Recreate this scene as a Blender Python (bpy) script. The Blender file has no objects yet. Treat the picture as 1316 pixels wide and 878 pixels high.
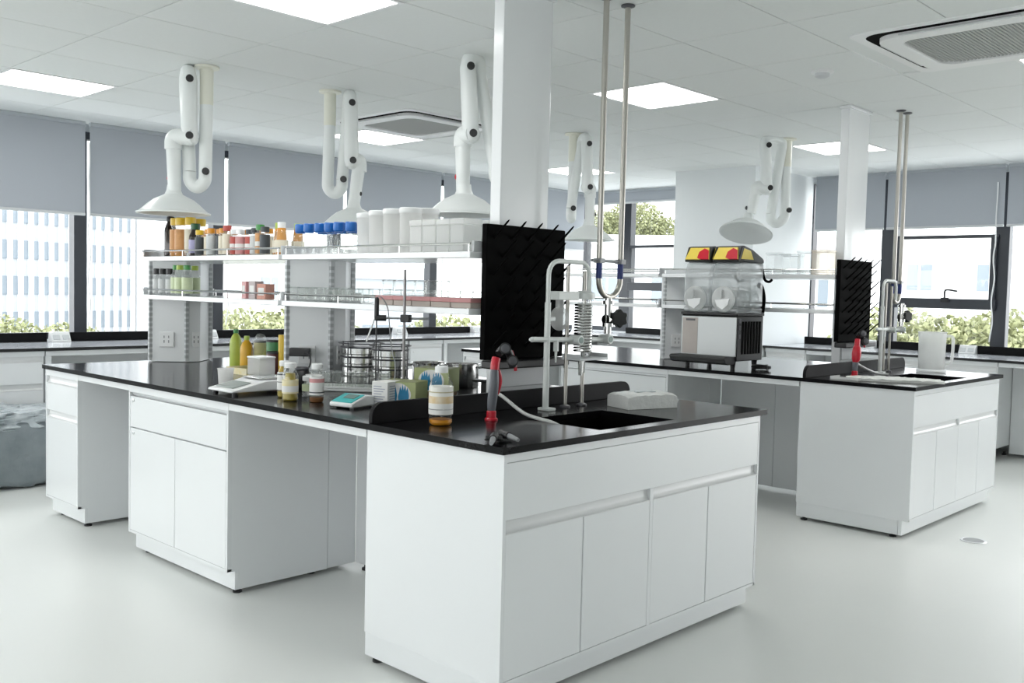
import bpy, math, random
from mathutils import Vector, Matrix, noise as mnoise
random.seed(7)
ORD = 'first second third fourth fifth sixth seventh eighth ninth tenth eleventh twelfth thirteenth fourteenth fifteenth sixteenth'.split()
S = bpy.context.scene
COL = S.collection
R = math.radians
# ------------------------------------------------------------------ camera
cd = bpy.data.cameras.new('camera'); cam = bpy.data.objects.new('camera', cd); COL.objects.link(cam)
yw, pt, rl = R(43.5765), R(3.0374), R(1.3625)
fw = Vector((-math.sin(yw)*math.cos(pt), math.cos(yw)*math.cos(pt), -math.sin(pt)))
r0 = Vector((math.cos(yw), math.sin(yw), 0)); u0 = r0.cross(fw)
rr = r0*math.cos(rl)+u0*math.sin(rl); uu = -r0*math.sin(rl)+u0*math.cos(rl)
CAM = Vector((1.9812, -2.0553, 1.3229))
M = Matrix((rr, uu, -fw)).transposed().to_4x4(); M.translation = CAM
cam.matrix_world = M
cd.sensor_width = 36; cd.lens = 36*1231.5/1316; cd.clip_start = .05; cd.clip_end = 400
S.camera = cam
# ------------------------------------------------------------------ world, lamps, exposure
w = bpy.data.worlds.new('overcast sky'); S.world = w; w.use_nodes = True
nt = w.node_tree; bg = nt.nodes['Background']
tc = nt.nodes.new('ShaderNodeTexCoord'); sx = nt.nodes.new('ShaderNodeSeparateXYZ'); cr = nt.nodes.new('ShaderNodeValToRGB')
nt.links.new(tc.outputs['Generated'], sx.inputs[0]); nt.links.new(sx.outputs['Z'], cr.inputs['Fac'])
cr.color_ramp.elements[0].color = (.94, .95, .96, 1); cr.color_ramp.elements[1].color = (.95, .965, .975, 1)
nt.links.new(cr.outputs['Color'], bg.inputs['Color']); bg.inputs['Strength'].default_value = 5.0
def portal(loc, rot, sx_, sy_):
    l = bpy.data.lights.new('daylight_portal', 'AREA'); l.shape = 'RECTANGLE'; l.size = sx_; l.size_y = sy_; l.cycles.is_portal = True
    o = bpy.data.objects.new('daylight_portal', l); COL.objects.link(o); o.location = loc; o.rotation_euler = rot
portal((-5.95, 2.6, 1.7), (0, R(-90), 0), 1.8, 9.8)      # the long window wall
portal((-1.9, 7.5, 1.7), (R(-90), 0, 0), 7.6, 1.8)        # the other window wall
portal((0.0, -5.5, 1.43), (R(90), 0, 0), 11.4, .8)        # unseen window band sized to set light from behind the viewer
portal((-5.95, -4.15, 1.6), (0, R(-90), 0), 1.5, 2.4)
S.view_settings.view_transform = 'Standard'; S.view_settings.look = 'None'; S.view_settings.gamma = 1
S.view_settings.exposure = 0.1
S.cycles.max_bounces = 12; S.cycles.diffuse_bounces = 5; S.cycles.glossy_bounces = 5; S.cycles.transparent_max_bounces = 40; S.cycles.transmission_bounces = 8
S.cycles.caustics_reflective = False; S.cycles.caustics_refractive = False; S.cycles.sample_clamp_indirect = 6

# ------------------------------------------------------------------ materials
MATS = {}
def mat(name, col, rough=.5, metal=0, noise=0, nscale=20, bump=0, bscale=60, coat=0, emit=None, es=0, spec=None, col2=None):
    if name in MATS: return MATS[name]
    m = bpy.data.materials.new(name); m.use_nodes = True; n = m.node_tree; b = n.nodes['Principled BSDF']
    b.inputs['Base Color'].default_value = (*col, 1); b.inputs['Roughness'].default_value = rough; b.inputs['Metallic'].default_value = metal
    if coat: b.inputs['Coat Weight'].default_value = coat; b.inputs['Coat Roughness'].default_value = .08
    if spec is not None: b.inputs['Specular IOR Level'].default_value = spec
    if emit: b.inputs['Emission Color'].default_value = (*emit, 1); b.inputs['Emission Strength'].default_value = es
    t = n.nodes.new('ShaderNodeTexCoord')
    if noise or col2:
        x = n.nodes.new('ShaderNodeTexNoise'); x.inputs['Scale'].default_value = nscale; x.inputs['Detail'].default_value = 4
        n.links.new(t.outputs['Object'], x.inputs['Vector'])
        mx = n.nodes.new('ShaderNodeMix'); mx.data_type = 'RGBA'
        c2 = col2 if col2 else tuple(max(0, c*(1-noise)) for c in col)
        mx.inputs['A'].default_value = (*col, 1); mx.inputs['B'].default_value = (*c2, 1)
        n.links.new(x.outputs['Fac'], mx.inputs['Factor']); n.links.new(mx.outputs['Result'], b.inputs['Base Color'])
    if bump:
        x = n.nodes.new('ShaderNodeTexNoise'); x.inputs['Scale'].default_value = bscale; x.inputs['Detail'].default_value = 5
        n.links.new(t.outputs['Object'], x.inputs['Vector'])
        bu = n.nodes.new('ShaderNodeBump'); bu.inputs['Strength'].default_value = bump; bu.inputs['Distance'].default_value = .01
        n.links.new(x.outputs['Fac'], bu.inputs['Height']); n.links.new(bu.outputs['Normal'], b.inputs['Normal'])
    MATS[name] = m; return m
def glass(name, tint=(1, 1, 1), refl=1.0, haze=0.0, hazecol=(.9, .92, .93), rough=.03, tr=0.0):
    """thin clear sheet or vessel wall: what is behind shows through, with a Fresnel reflection and optional milky haze"""
    if name in MATS: return MATS[name]
    m = bpy.data.materials.new(name); m.use_nodes = True; n = m.node_tree; n.nodes.remove(n.nodes['Principled BSDF']); out = n.nodes['Material Output']
    tr_ = n.nodes.new('ShaderNodeBsdfTransparent'); tr_.inputs[0].default_value = (*tint, 1)
    gl = n.nodes.new('ShaderNodeBsdfGlossy'); gl.inputs['Roughness'].default_value = rough
    lw = n.nodes.new('ShaderNodeLayerWeight'); lw.inputs['Blend'].default_value = .5
    pw = n.nodes.new('ShaderNodeMath'); pw.operation = 'POWER'; pw.inputs[1].default_value = 4; n.links.new(lw.outputs['Facing'], pw.inputs[0])
    mu = n.nodes.new('ShaderNodeMath'); mu.operation = 'MULTIPLY_ADD'; mu.inputs[1].default_value = .6*refl; mu.inputs[2].default_value = .04*refl; n.links.new(pw.outputs[0], mu.inputs[0])
    a = n.nodes.new('ShaderNodeMixShader'); n.links.new(mu.outputs[0], a.inputs[0]); n.links.new(tr_.outputs[0], a.inputs[1]); n.links.new(gl.outputs[0], a.inputs[2])
    if haze:
        d = n.nodes.new('ShaderNodeBsdfDiffuse'); d.inputs[0].default_value = (*hazecol, 1)
        tl = n.nodes.new('ShaderNodeBsdfTranslucent'); tl.inputs[0].default_value = (*hazecol, 1)
        dm = n.nodes.new('ShaderNodeMixShader'); dm.inputs[0].default_value = .6; n.links.new(d.outputs[0], dm.inputs[1]); n.links.new(tl.outputs[0], dm.inputs[2])
        h = n.nodes.new('ShaderNodeMixShader'); h.inputs[0].default_value = haze; n.links.new(a.outputs[0], h.inputs[1]); n.links.new(dm.outputs[0], h.inputs[2]); a = h
    n.links.new(a.outputs[0], out.inputs['Surface']); MATS[name] = m; return m
def fabric(name, col, trans):
    m = bpy.data.materials.new(name); m.use_nodes = True; n = m.node_tree; b = n.nodes['Principled BSDF']; out = n.nodes['Material Output']
    t = n.nodes.new('ShaderNodeTexCoord'); x = n.nodes.new('ShaderNodeTexNoise'); x.inputs['Scale'].default_value = 260
    n.links.new(t.outputs['Object'], x.inputs['Vector'])
    mx = n.nodes.new('ShaderNodeMix'); mx.data_type = 'RGBA'; mx.inputs['A'].default_value = (*col, 1); mx.inputs['B'].default_value = (*(c*.9 for c in col), 1)
    n.links.new(x.outputs['Fac'], mx.inputs['Factor']); n.links.new(mx.outputs['Result'], b.inputs['Base Color']); b.inputs['Roughness'].default_value = .8
    tl = n.nodes.new('ShaderNodeBsdfTranslucent'); tl.inputs[0].default_value = (*col, 1)
    ms = n.nodes.new('ShaderNodeMixShader'); ms.inputs[0].default_value = trans; n.links.new(b.outputs[0], ms.inputs[1]); n.links.new(tl.outputs[0], ms.inputs[2])
    n.links.new(ms.outputs[0], out.inputs['Surface']); MATS[name] = m; return m
WHITE = mat('white powder coated steel', (.80, .82, .83), .22, noise=.03, nscale=3, coat=.3)
PANEL = mat('white laminate', (.78, .80, .81), .3, noise=.02, nscale=3)
ALU = mat('brushed aluminium', (.78, .79, .80), .28, 1, noise=.1, nscale=80)
STEEL = mat('polished stainless steel', (.72, .72, .71), .16, 1, noise=.08, nscale=30)
WARM = mat('satin stainless pipe', (.50, .48, .44), .34, .9, noise=.08, nscale=30)
BLACKTOP = mat('black phenolic worktop', (.006, .006, .007), .15, noise=.3, nscale=60, spec=.12)
BLACKC = mat('black counter laminate', (.006, .006, .007), .3, noise=.3, nscale=60, spec=.6)
BLACK = mat('black plastic', (.012, .012, .013), .4, noise=.2)
BLACKM = mat('matte black plastic', (.003, .003, .003), .7, noise=.2, spec=.04)
FRAME = mat('dark anodised aluminium', (.035, .04, .05), .4, 0, noise=.15, nscale=10)
FLOORM = mat('grey epoxy floor', (.81, .825, .80), .36, noise=.06, nscale=1.3, bump=.01, bscale=8)
CEILM = mat('ceiling tile', (.79, .815, .805), .85, noise=.04, nscale=40, bump=.05, bscale=200)
WALLM = mat('white emulsion wall', (.78, .81, .82), .7, noise=.02, nscale=2)
ARMW = mat('white polypropylene', (.80, .83, .82), .3, noise=.02, nscale=5)
ARMY = mat('yellowed white plastic', (.80, .80, .70), .35, noise=.03)
GREY = mat('mid grey plastic', (.32, .33, .34), .4, noise=.1)
DGREY = mat('dark grey plastic', (.09, .09, .1), .4, noise=.1)
LGREY = mat('light grey plastic', (.62, .64, .65), .4, noise=.05)
RED = mat('red plastic', (.55, .012, .03), .3, noise=.1)
BLUE = mat('blue screw cap plastic', (.01, .14, .5), .35, noise=.1)
TEAL = mat('teal plastic', (.03, .42, .42), .35, noise=.1)
WPL = mat('white plastic', (.82, .83, .83), .3, noise=.02)
PAPER = mat('white paper', (.82, .82, .80), .7, noise=.03)
GLASS = glass('clear glass', (.99, .995, .99), 1.0)
PANE = glass('window glass', (.97, .985, .985), .6)
CLEARP = glass('clear plastic', (.95, .96, .96), 1.0, .12)
MILKY = glass('milky plastic', (.95, .96, .96), .8, .5, (.95, .95, .94))
BOWL = glass('polycarbonate bowl', (.88, .89, .89), 1.6, .3)
TUBM = glass('white translucent tub', (.9, .9, .9), .6, .82, (.93, .93, .92))
BLIND = fabric('grey blind fabric', (.48, .51, .55), .16)
FIXT = mat('light panel diffuser', (.9, .9, .9), .5, emit=(1, .99, .97), es=9.0)

GLAREM = mat('counter top with painted glare', (.52, .54, .58), .12, noise=.05, nscale=8)  # pale tone stands in for window light reflected by the counter tops
GRIP = mat('satin white grip strip', (.72, .73, .73), .25, noise=.02)
BLACKU = mat('black phenolic upstand', (.006, .006, .007), .5, noise=.2, spec=.12)
# ------------------------------------------------------------------ mesh builder
class MB:
    def __init__(s): s.v = []; s.f = []
    def box(s, a, b):
        (x0, y0, z0), (x1, y1, z1) = a, b; i = len(s.v)
        s.v += [(x0, y0, z0), (x1, y0, z0), (x1, y1, z0), (x0, y1, z0), (x0, y0, z1), (x1, y0, z1), (x1, y1, z1), (x0, y1, z1)]
        s.f += [tuple(i+k for k in q) for q in ((0, 3, 2, 1), (4, 5, 6, 7), (0, 1, 5, 4), (1, 2, 6, 5), (2, 3, 7, 6), (3, 0, 4, 7))]; return s
    def prism(s, poly, z0, z1, ax='z'):
        n = len(poly); i = len(s.v)
        for z in (z0, z1):
            for p in poly:
                s.v.append({'z': (p[0], p[1], z), 'y': (p[0], z, p[1]), 'x': (z, p[0], p[1])}[ax])
        s.f.append(tuple(i+k for k in range(n))[::-1]); s.f.append(tuple(i+n+k for k in range(n)))
        for k in range(n): s.f.append((i+k, i+(k+1) % n, i+n+(k+1) % n, i+n+k))
        return s
    def tube(s, pts, r, n=10, caps=True):
        pts = [Vector(p) for p in pts]; rs = r if isinstance(r, (list, tuple)) else [r]*len(pts); i0 = len(s.v); prev = None
        for k, p in enumerate(pts):
            d = (pts[min(k+1, len(pts)-1)]-pts[max(k-1, 0)])
            d = d.normalized() if d.length > 1e-9 else Vector((0, 0, 1))
            if prev is None: a = d.cross(Vector((0, 0, 1)) if abs(d.z) < .9 else Vector((1, 0, 0))).normalized()
            else: a = (prev-d*prev.dot(d)).normalized()
            prev = a; b = d.cross(a)
            for j in range(n):
                t = 2*math.pi*j/n; s.v.append(tuple(p+(a*math.cos(t)+b*math.sin(t))*rs[k]))
        for k in range(len(pts)-1):
            for j in range(n):
                q = i0+k*n; s.f.append((q+j, q+(j+1) % n, q+n+(j+1) % n, q+n+j))
        if caps:
            s.f.append(tuple(i0+j for j in range(n))[::-1]); q = i0+(len(pts)-1)*n; s.f.append(tuple(q+j for j in range(n)))
        return s
    def cyl(s, a, b, r, r2=None, n=16): return s.tube([a, b], [r, r if r2 is None else r2], n)
    def lathe(s, prof, c=(0, 0, 0), n=20, axis=None):
        """prof: (radius, height) pairs, revolved about the z axis at c (or about axis)"""
        i0 = len(s.v); q = Vector((0, 0, 1)).rotation_difference(Vector(axis)) if axis else None; c = Vector(c)
        for (r, z) in prof:
            for j in range(n):
                t = 2*math.pi*j/n; p = Vector((r*math.cos(t), r*math.sin(t), z))
                if q: p = q @ p
                s.v.append(tuple(p+c))
        for k in range(len(prof)-1):
            for j in range(n):
                a = i0+k*n; s.f.append((a+j, a+(j+1) % n, a+n+(j+1) % n, a+n+j))
        if prof[0][0] > 1e-6: s.f.append(tuple(i0+j for j in range(n))[::-1])
        if prof[-1][0] > 1e-6: a = i0+(len(prof)-1)*n; s.f.append(tuple(a+j for j in range(n)))
        return s
    def ball(s, c, r, n=12, m=8, sc=(1, 1, 1)):
        return s.lathe2([(max(1e-7, r*math.sin(math.pi*k/m)), -r*math.cos(math.pi*k/m)) for k in range(m+1)], c, n, sc)
    def lathe2(s, prof, c, n, sc):
        i = len(s.v); s.lathe(prof, (0, 0, 0), n)
        for k in range(i, len(s.v)): v = s.v[k]; s.v[k] = (v[0]*sc[0]+c[0], v[1]*sc[1]+c[1], v[2]*sc[2]+c[2])
        return s
    def rot(s, ang, ax='Z', about=(0, 0, 0), i0=0):
        m = Matrix.Rotation(ang, 4, ax); c = Vector(about)
        for k in range(i0, len(s.v)): s.v[k] = tuple(m @ (Vector(s.v[k])-c)+c)
        return s
    def move(s, d, i0=0):
        for k in range(i0, len(s.v)): v = s.v[k]; s.v[k] = (v[0]+d[0], v[1]+d[1], v[2]+d[2])
        return s
def obj(name, mb, m, parent=None, bevel=0, smooth=True, loc=None, seg=2):
    me = bpy.data.meshes.new(name); me.from_pydata(mb.v, [], mb.f); me.materials.append(m)
    if smooth:
        for p in me.polygons: p.use_smooth = True
        me.set_sharp_from_angle(angle=R(35))
    o = bpy.data.objects.new(name, me); COL.objects.link(o)
    if parent: o.parent = parent
    if loc: o.location = loc
    if bevel:
        b = o.modifiers.new('bevel', 'BEVEL'); b.width = bevel; b.segments = seg; b.limit_method = 'ANGLE'; b.angle_limit = R(40)
    return o
def tag(o, label, cat, group=None):
    o['label'] = label; o['category'] = cat
    if group: o['group'] = group
    return o
def thing(name, label, cat, loc=(0, 0, 0), rz=0, group=None):
    o = bpy.data.objects.new(name, None); COL.objects.link(o); o.location = loc; o.rotation_euler = (0, 0, rz); o.empty_display_size = .05
    return tag(o, label, cat, group)
def struct(name, mb, m, parent=None, **k):
    o = obj(name, mb, m, parent, **k)
    if not parent: o['kind'] = 'structure'
    return o
def dup(src, loc, rz=0, label=None, group=None):
    def cp(o, p):
        c = o.copy(); COL.objects.link(c); c.parent = p
        for ch in list(o.children): cp(ch, c)
        return c
    c = cp(src, None); c.location = loc; c.rotation_euler = (0, 0, rz)
    if label: c['label'] = label
    if group: c['group'] = group
    return c
def share(name, src, parent, loc, rz=0):
    o = bpy.data.objects.new(name, src.data); COL.objects.link(o); o.parent = parent; o.location = loc; o.rotation_euler = (0, 0, rz)
    for md in src.modifiers:
        b = o.modifiers.new(md.name, md.type); b.width = md.width; b.segments = md.segments; b.limit_method = 'ANGLE'; b.angle_limit = md.angle_limit
    return o
def arc(c, r, a0, a1, n=8, plane='xz'):
    out = []
    for k in range(n+1):
        t = R(a0+(a1-a0)*k/n); u, v = r*math.cos(t), r*math.sin(t)
        out.append({'xz': (c[0]+u, c[1], c[2]+v), 'yz': (c[0], c[1]+u, c[2]+v), 'xy': (c[0]+u, c[1]+v, c[2])}[plane])
    return out
def smoothpath(pts, it=2):
    pts = [Vector(p) for p in pts]
    for _ in range(it):
        o = [pts[0]]
        for a, b in zip(pts, pts[1:]): o += [a*.75+b*.25, a*.25+b*.75]
        pts = o+[pts[-1]]
    return pts

# ------------------------------------------------------------------ shell of the room
XW, YW, H = -5.75, 7.31, 2.56
struct('floor', MB().box((-5.95, -5.4, -.12), (5.6, 7.5, 0)), FLOORM)
ceiling = struct('ceiling', MB().box((-5.95, -5.4, H+.008), (5.6, 7.5, H+.1)), CEILM)
TX, TY = .563, .65
GX, GY = -.170, 5.865                                     # a grid corner
LIGHTS = [(-3, -9), (-3, -5), (-3, -1), (-8, -9), (-8, -5), (-8, -1), (-3, -13), (-8, -13), (1, -4)]   # cell indices (unseen row continuing the grid added to brighten the floor); cell spans [GX+i*TX, +TX] x [GY+j*TY, +TY]
AC = [(.41, 2.80), (-3.62, 2.72)]
tile0 = None; nt_ = 0
for i in range(-10, 10):
    for j in range(-14, 3):
        x0, y0 = GX+i*TX, GY+j*TY; cx, cy = x0+TX/2, y0+TY/2
        if (i, j) in LIGHTS or x0+TX > XW+1e9: continue
        if cx < XW-.1 or cy > YW+.1: continue
        if any(abs(cx-a) < .36 and abs(cy-b) < .36 for a, b in AC): continue
        v = Vector((cx, cy, H))-CAM; d = v.dot(fw)
        if d < .8: continue
        if abs(v.dot(rr)/d) > .66 or abs(v.dot(uu)/d) > .55: continue
        nt_ += 1
        if tile0 is None:
            tile0 = obj('tile', MB().box((-TX/2+.003, -TY/2+.003, 0), (TX/2-.003, TY/2-.003, .012)), CEILM, ceiling, smooth=False, loc=(cx, cy, H))
        else: share('tile', tile0, ceiling, (cx, cy, H))
# window wall beside the long counter (x = XW) and window wall beside the short counter (y = YW)
struct('wall_left', MB().box((XW-.2, -2.9, 0), (XW, YW+.2, .86)).box((XW-.2, -2.9, 2.5), (XW-.06, YW+.2, H+.01)), WALLM, smooth=False)
struct('wall_back', MB().box((XW, YW, 0), (1.9, YW+.2, .86)).box((XW, YW+.06, 2.5), (1.9, YW+.2, H+.01)), WALLM, smooth=False)
struct('wall_front_unseen', MB().box((-5.95, -5.4, 0), (-5.75, -2.9, .85)).box((-5.95, -5.4, 2.35), (-5.75, -2.9, H)).box((-5.95, -5.6, 0), (5.75, -5.4, 1.05)).box((-5.95, -5.6, 1.8), (5.75, -5.4, H)), WALLM, smooth=False)  # unseen wall added; its openings are sized to limit light from behind
struct('wall_right_unseen', MB().box((5.6, -5.4, 0), (5.75, 7.5, H)), mat('grey light blocking wall', (.45, .46, .46), .7, noise=.03), smooth=False)  # unseen wall added to block side light, greyed to cut its bounce
struct('wall_projection', MB().box((-3.575, 6.13, 0), (-2.68, YW+.2, H+.005)), WALLM, smooth=False)
LM = [-2.7, -1.44, -.17, 1.10, 2.30, 3.57, 4.84, 6.10, 7.24]
wn = 0
for k, (a, b) in enumerate(zip(LM, LM[1:])):
    wn += 1
    f = struct('window_%d' % wn, MB().box((XW-.12, a-.05, .86), (XW-.02, a+.05, 2.5)), FRAME, bevel=.003)
    obj('window_sill_rail', MB().box((XW-.1, a+.05, .86), (XW-.03, b-.05, .91)), FRAME, f)
    obj('window_head_rail', MB().box((XW-.1, a+.05, 2.44), (XW-.03, b-.05, 2.5)), FRAME, f)
    obj('pane', MB().box((XW-.08, a+.05, .91), (XW-.072, b-.05, 2.44)), PANE, f, smooth=False)
RM = [(-5.75, -5.07), (-5.07, -3.575), (-2.68, -1.845), (-1.845, -.83), (-.83, .2), (.2, 1.25)]
for k, (a, b) in enumerate(RM):
    wn += 1
    mb = MB()
    if a == -2.68: mb.box((a, YW+.02, .86), (a+.012, YW+.12, 2.5))
    elif a > -5.7: mb.box((a-(.10 if a < -1.8 else .07), YW+.02, .86), (a+.055, YW+.12, 2.5))
    else: mb.box((a, YW+.02, .86), (a+.05, YW+.12, 2.5))
    f = struct('window_%d' % wn, mb, FRAME, bevel=.003)
    obj('window_sill_rail', MB().box((a+.055, YW+.03, .86), (b-.055, YW+.1, .91)), FRAME, f)
    obj('window_head_rail', MB().box((a+.055, YW+.03, 2.44), (b-.055, YW+.1, 2.5)), FRAME, f)
    obj('pane', MB().box((a+.055, YW+.072, .91), (b-.055, YW+.08, 2.44)), PANE, f, smooth=False)
    if k in (1, 3):                                        # opening sash with its own frame
        z0, z1 = (1.25, 1.94) if k == 3 else (1.36, 1.9)
        s = obj('sash_bottom_rail', MB().box((a+.055, YW-.03, z0), (b-.03, YW+.06, z0+.095)), FRAME, f, bevel=.004)
        obj('sash_top_rail', MB().box((a+.055, YW-.02, z1-.03), (b-.03, YW+.06, z1)), FRAME, f, bevel=.003)
        for xs in (a+.055, b-.09): obj('sash_stile', MB().box((xs, YW-.02, z0+.09), (xs+.05, YW+.06, z1-.03)), FRAME, f, bevel=.003)
        if k == 3:
            hx = a+.55
            obj('sash_handle', MB().box((hx-.035, YW-.055, z0+.06), (hx+.035, YW-.03, z0+.105)).tube(smoothpath([(hx, YW-.05, z0+.1), (hx, YW-.06, z0+.17), (hx+.03, YW-.07, z0+.18), (hx+.12, YW-.07, z0+.165)]), .009, 8), BLACK, s)
# roller blinds
def blind(axis, a, b, z, label, cord=None):
    t = thing('roller_blind', label, 'blind', (0, 0, 0), 0, 'grey roller blinds half way down')
    g = 'grey roller blinds half way down'
    def bx(p0, p1, z0, z1, d0, d1):
        return MB().box((XW+d0, p0, z0), (XW+d1, p1, z1)) if axis == 'y' else MB().box((p0, YW-d1, z0), (p1, YW-d0, z1))
    obj('blind_sheet', bx(a, b, z+.015, H-.03, .085, .088), BLIND, t, smooth=False)
    obj('bottom_bar', bx(a, b, z, z+.022, .076, .096), LGREY, t, bevel=.004)
    obj('blind_head', bx(a, b, H-.03, H-.001, .06, .10), mat('grey blind head', (.42, .45, .48), .6), t, bevel=.004)
    if cord is not None:
        c = cord; zz = [2.4-.08*i for i in range(19)]
        pts = [(XW+.1, c+.012*math.sin(i*1.3)*(1 if i > 6 else .2), q) if axis == 'y' else (c+.01*math.sin(i*1.3)*(1 if i > 6 else .2), YW-.1, q) for i, q in enumerate(zz)]
        obj('bead_cord', MB().tube(smoothpath(pts), .006, 6), WPL, t)
    return t
LBL = ['grey roller blind above the bag wrapped in film', 'grey roller blind over the window with the striped tower', 'grey roller blind behind the dark bottle end of the reagent shelf',
       'grey roller blind behind the hood over the juice shelf', 'grey roller blind behind the white tubs', 'grey roller blind beside the white service duct', 'grey roller blind in the far corner of the room']
for k, (a, b) in enumerate(zip(LM[1:], LM[2:])):
    blind('y', a+.03, b-.008, 1.83, ['grey roller blind before the outermost window of the long wall'][0] if k == 0 else LBL[k-1] if k < 7 else LBL[6], cord=a+.02 if k in (2, 3, 5) else None)
blind('x', -5.6, -3.6, 2.395, 'short grey roller blind pulled up above the view of the trees')
blind('x', -2.60, -1.885, 2.0, 'narrow grey roller blind beside the projecting white wall')
blind('x', -1.86, -.80, 2.0, 'grey roller blind above the window with the latch', cord=-.86)
blind('x', -.775, .19, 2.0, 'grey roller blind at the edge of the picture above the pale building')
blind('x', .21, 1.2, 2.0, 'outermost grey roller blind of the short window wall')

# ------------------------------------------------------------------ ceiling fittings
for n_, (i, j) in enumerate(LIGHTS):
    x0, y0 = GX+i*TX, GY+j*TY
    lab = ['bright square ceiling light over the juice bottle bench beside the folded hood arms', 'bright square ceiling light behind the two steel pipes', 'bright square ceiling light beyond the slush machine bench',
           'bright square ceiling light over the window wall beside the hood with a red tag', 'bright square ceiling light in front of the far air conditioner', 'bright square ceiling light in the far corner',
           'unseen square ceiling light added over the aisle before the juice bottle bench', 'unseen square ceiling light added over the film wrapped bag aisle', 'bright square ceiling light beside the big air conditioner grille'][n_]
    t = thing('ceiling_light', lab, 'ceiling light', (x0+TX/2, y0+TY/2, H), 0, 'square ceiling lights')
    a, b = TX/2, TY/2
    obj('light_frame', MB().box((-a+.002, -b+.002, -.004), (a-.002, -b+.022, .012)).box((-a+.002, b-.022, -.004), (a-.002, b-.002, .012)).box((-a+.002, -b+.02, -.004), (-a+.022, b-.02, .012)).box((a-.022, -b+.02, -.004), (a-.002, b-.02, .012)), WPL, t, smooth=False)
    obj('diffuser', MB().box((-a+.02, -b+.02, 0), (a-.02, b-.02, .008)), FIXT, t, smooth=False)
def rrect(h, r, n=6):
    o = []
    for (sx_, sy_, a0) in ((1, 1, 0), (-1, 1, 90), (-1, -1, 180), (1, -1, 270)):
        for k in range(n+1):
            t = R(a0+90*k/n); o.append((sx_*(h-r)+r*math.cos(t), sy_*(h-r)+r*math.sin(t)))
    return o
def ring(mb, h0, r0, h1, r1, z0, z1):
    A = rrect(h0, r0); B = rrect(h1, r1); n = len(A); i = len(mb.v)
    for P, z in ((A, z0), (B, z0), (B, z1), (A, z1)): mb.v += [(p[0], p[1], z) for p in P]
    for q in range(4):
        for k in range(n): mb.f.append((i+q*n+k, i+q*n+(k+1) % n, i+((q+1) % 4)*n+(k+1) % n, i+((q+1) % 4)*n+k))
    return mb
for n_, (x, y) in enumerate(AC):
    t = thing('air_conditioner', ['large white cassette air conditioner with square mesh grille above the slush machine bench', 'white cassette air conditioner in the ceiling behind the hood arms'][n_], 'air conditioner', (x, y, H))
    obj('outer_panel', ring(MB(), .475, .05, .432, .1, -.006, .01), WPL, t, bevel=.003)
    obj('air_slot', ring(MB(), .432, .1, .375, .1, -.003, .02), BLACKM, t, smooth=False)
    obj('inner_panel', ring(MB(), .385, .1, .30, .09, -.024, .005), WPL, t, bevel=.003)
    for k in range(4):
        v = obj('louvre', MB().box((-.26, -.40, -.02), (.26, -.383, -.012)), LGREY, t, bevel=.003); v.rotation_euler = (0, 0, k*math.pi/2)
    obj('grille_back', MB().prism(rrect(.302, .09), .012, .016), DGREY, t, smooth=False)
    gm = MB(); 
    for k in range(-16, 17):
        q = k*.018; w_ = .30 if abs(q) < .215 else .30-(abs(q)-.215)*.75
        gm.box((q-.0045, -w_, -.014), (q+.0045, w_, -.004)); gm.box((-w_, q-.0045, -.012), (w_, q+.0045, -.006))
    g = obj('grille_mesh', gm, mat('grille grey', (.42, .43, .42), .5), t, smooth=False); g['kind'] = 'stuff'
t = thing('smoke_detector', 'small white round detector on the ceiling tiles', 'detector', (-.478, 2.94, H))
obj('detector_base', MB().lathe([(.06, .004), (.06, -.008), (.05, -.012)], (0, 0, 0), 24), WPL, t); obj('detector_head', MB().lathe([(.04, -.01), (.038, -.028), (.02, -.036)], (0, 0, 0), 20), LGREY, t)

# ------------------------------------------------------------------ island benches
KZ, KR = .105, .038
def pull(t_, mb_strip, mb_gap, name='handle'):
    p = obj(name, mb_strip, ALU, t_, bevel=.002); obj('handle_recess', mb_gap, LGREY, p, smooth=False); return p
def finger_pull(parent, x0, x1, y, z, axis):
    """slanted aluminium grip strip along the top edge of a front; axis = direction the front runs along"""
    prof = [(.001, -.002), (.001, .001), (-.006, .004), (-.011, .010), (-.014, .018), (-.0145, .042), (-.019, .042), (-.019, -.002)]
    if axis == 'x': m = MB().prism([(y-p[0], z+p[1]) for p in prof], x0, x1, 'x')
    else: m = MB().prism([(y+p[0], z+p[1]) for p in prof], x0, x1, 'y')
    o = obj('handle', m, GRIP, parent, smooth=True); return o
def lock(parent, x, y, z, axis='x'):
    d = (0, -1, 0) if axis == 'x' else (1, 0, 0)
    return obj('lock', MB().lathe([(.009, 0), (.009, .003), (.007, .004)], (x, y, z), 14, d), ALU, parent)
def feet(parent, pts):
    for (x, y) in pts: obj('foot', MB().lathe([(.02, 0), (.02, .008), (.009, .012), (.009, .03)], (x, y, 0), 14), BLACK, parent)
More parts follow.
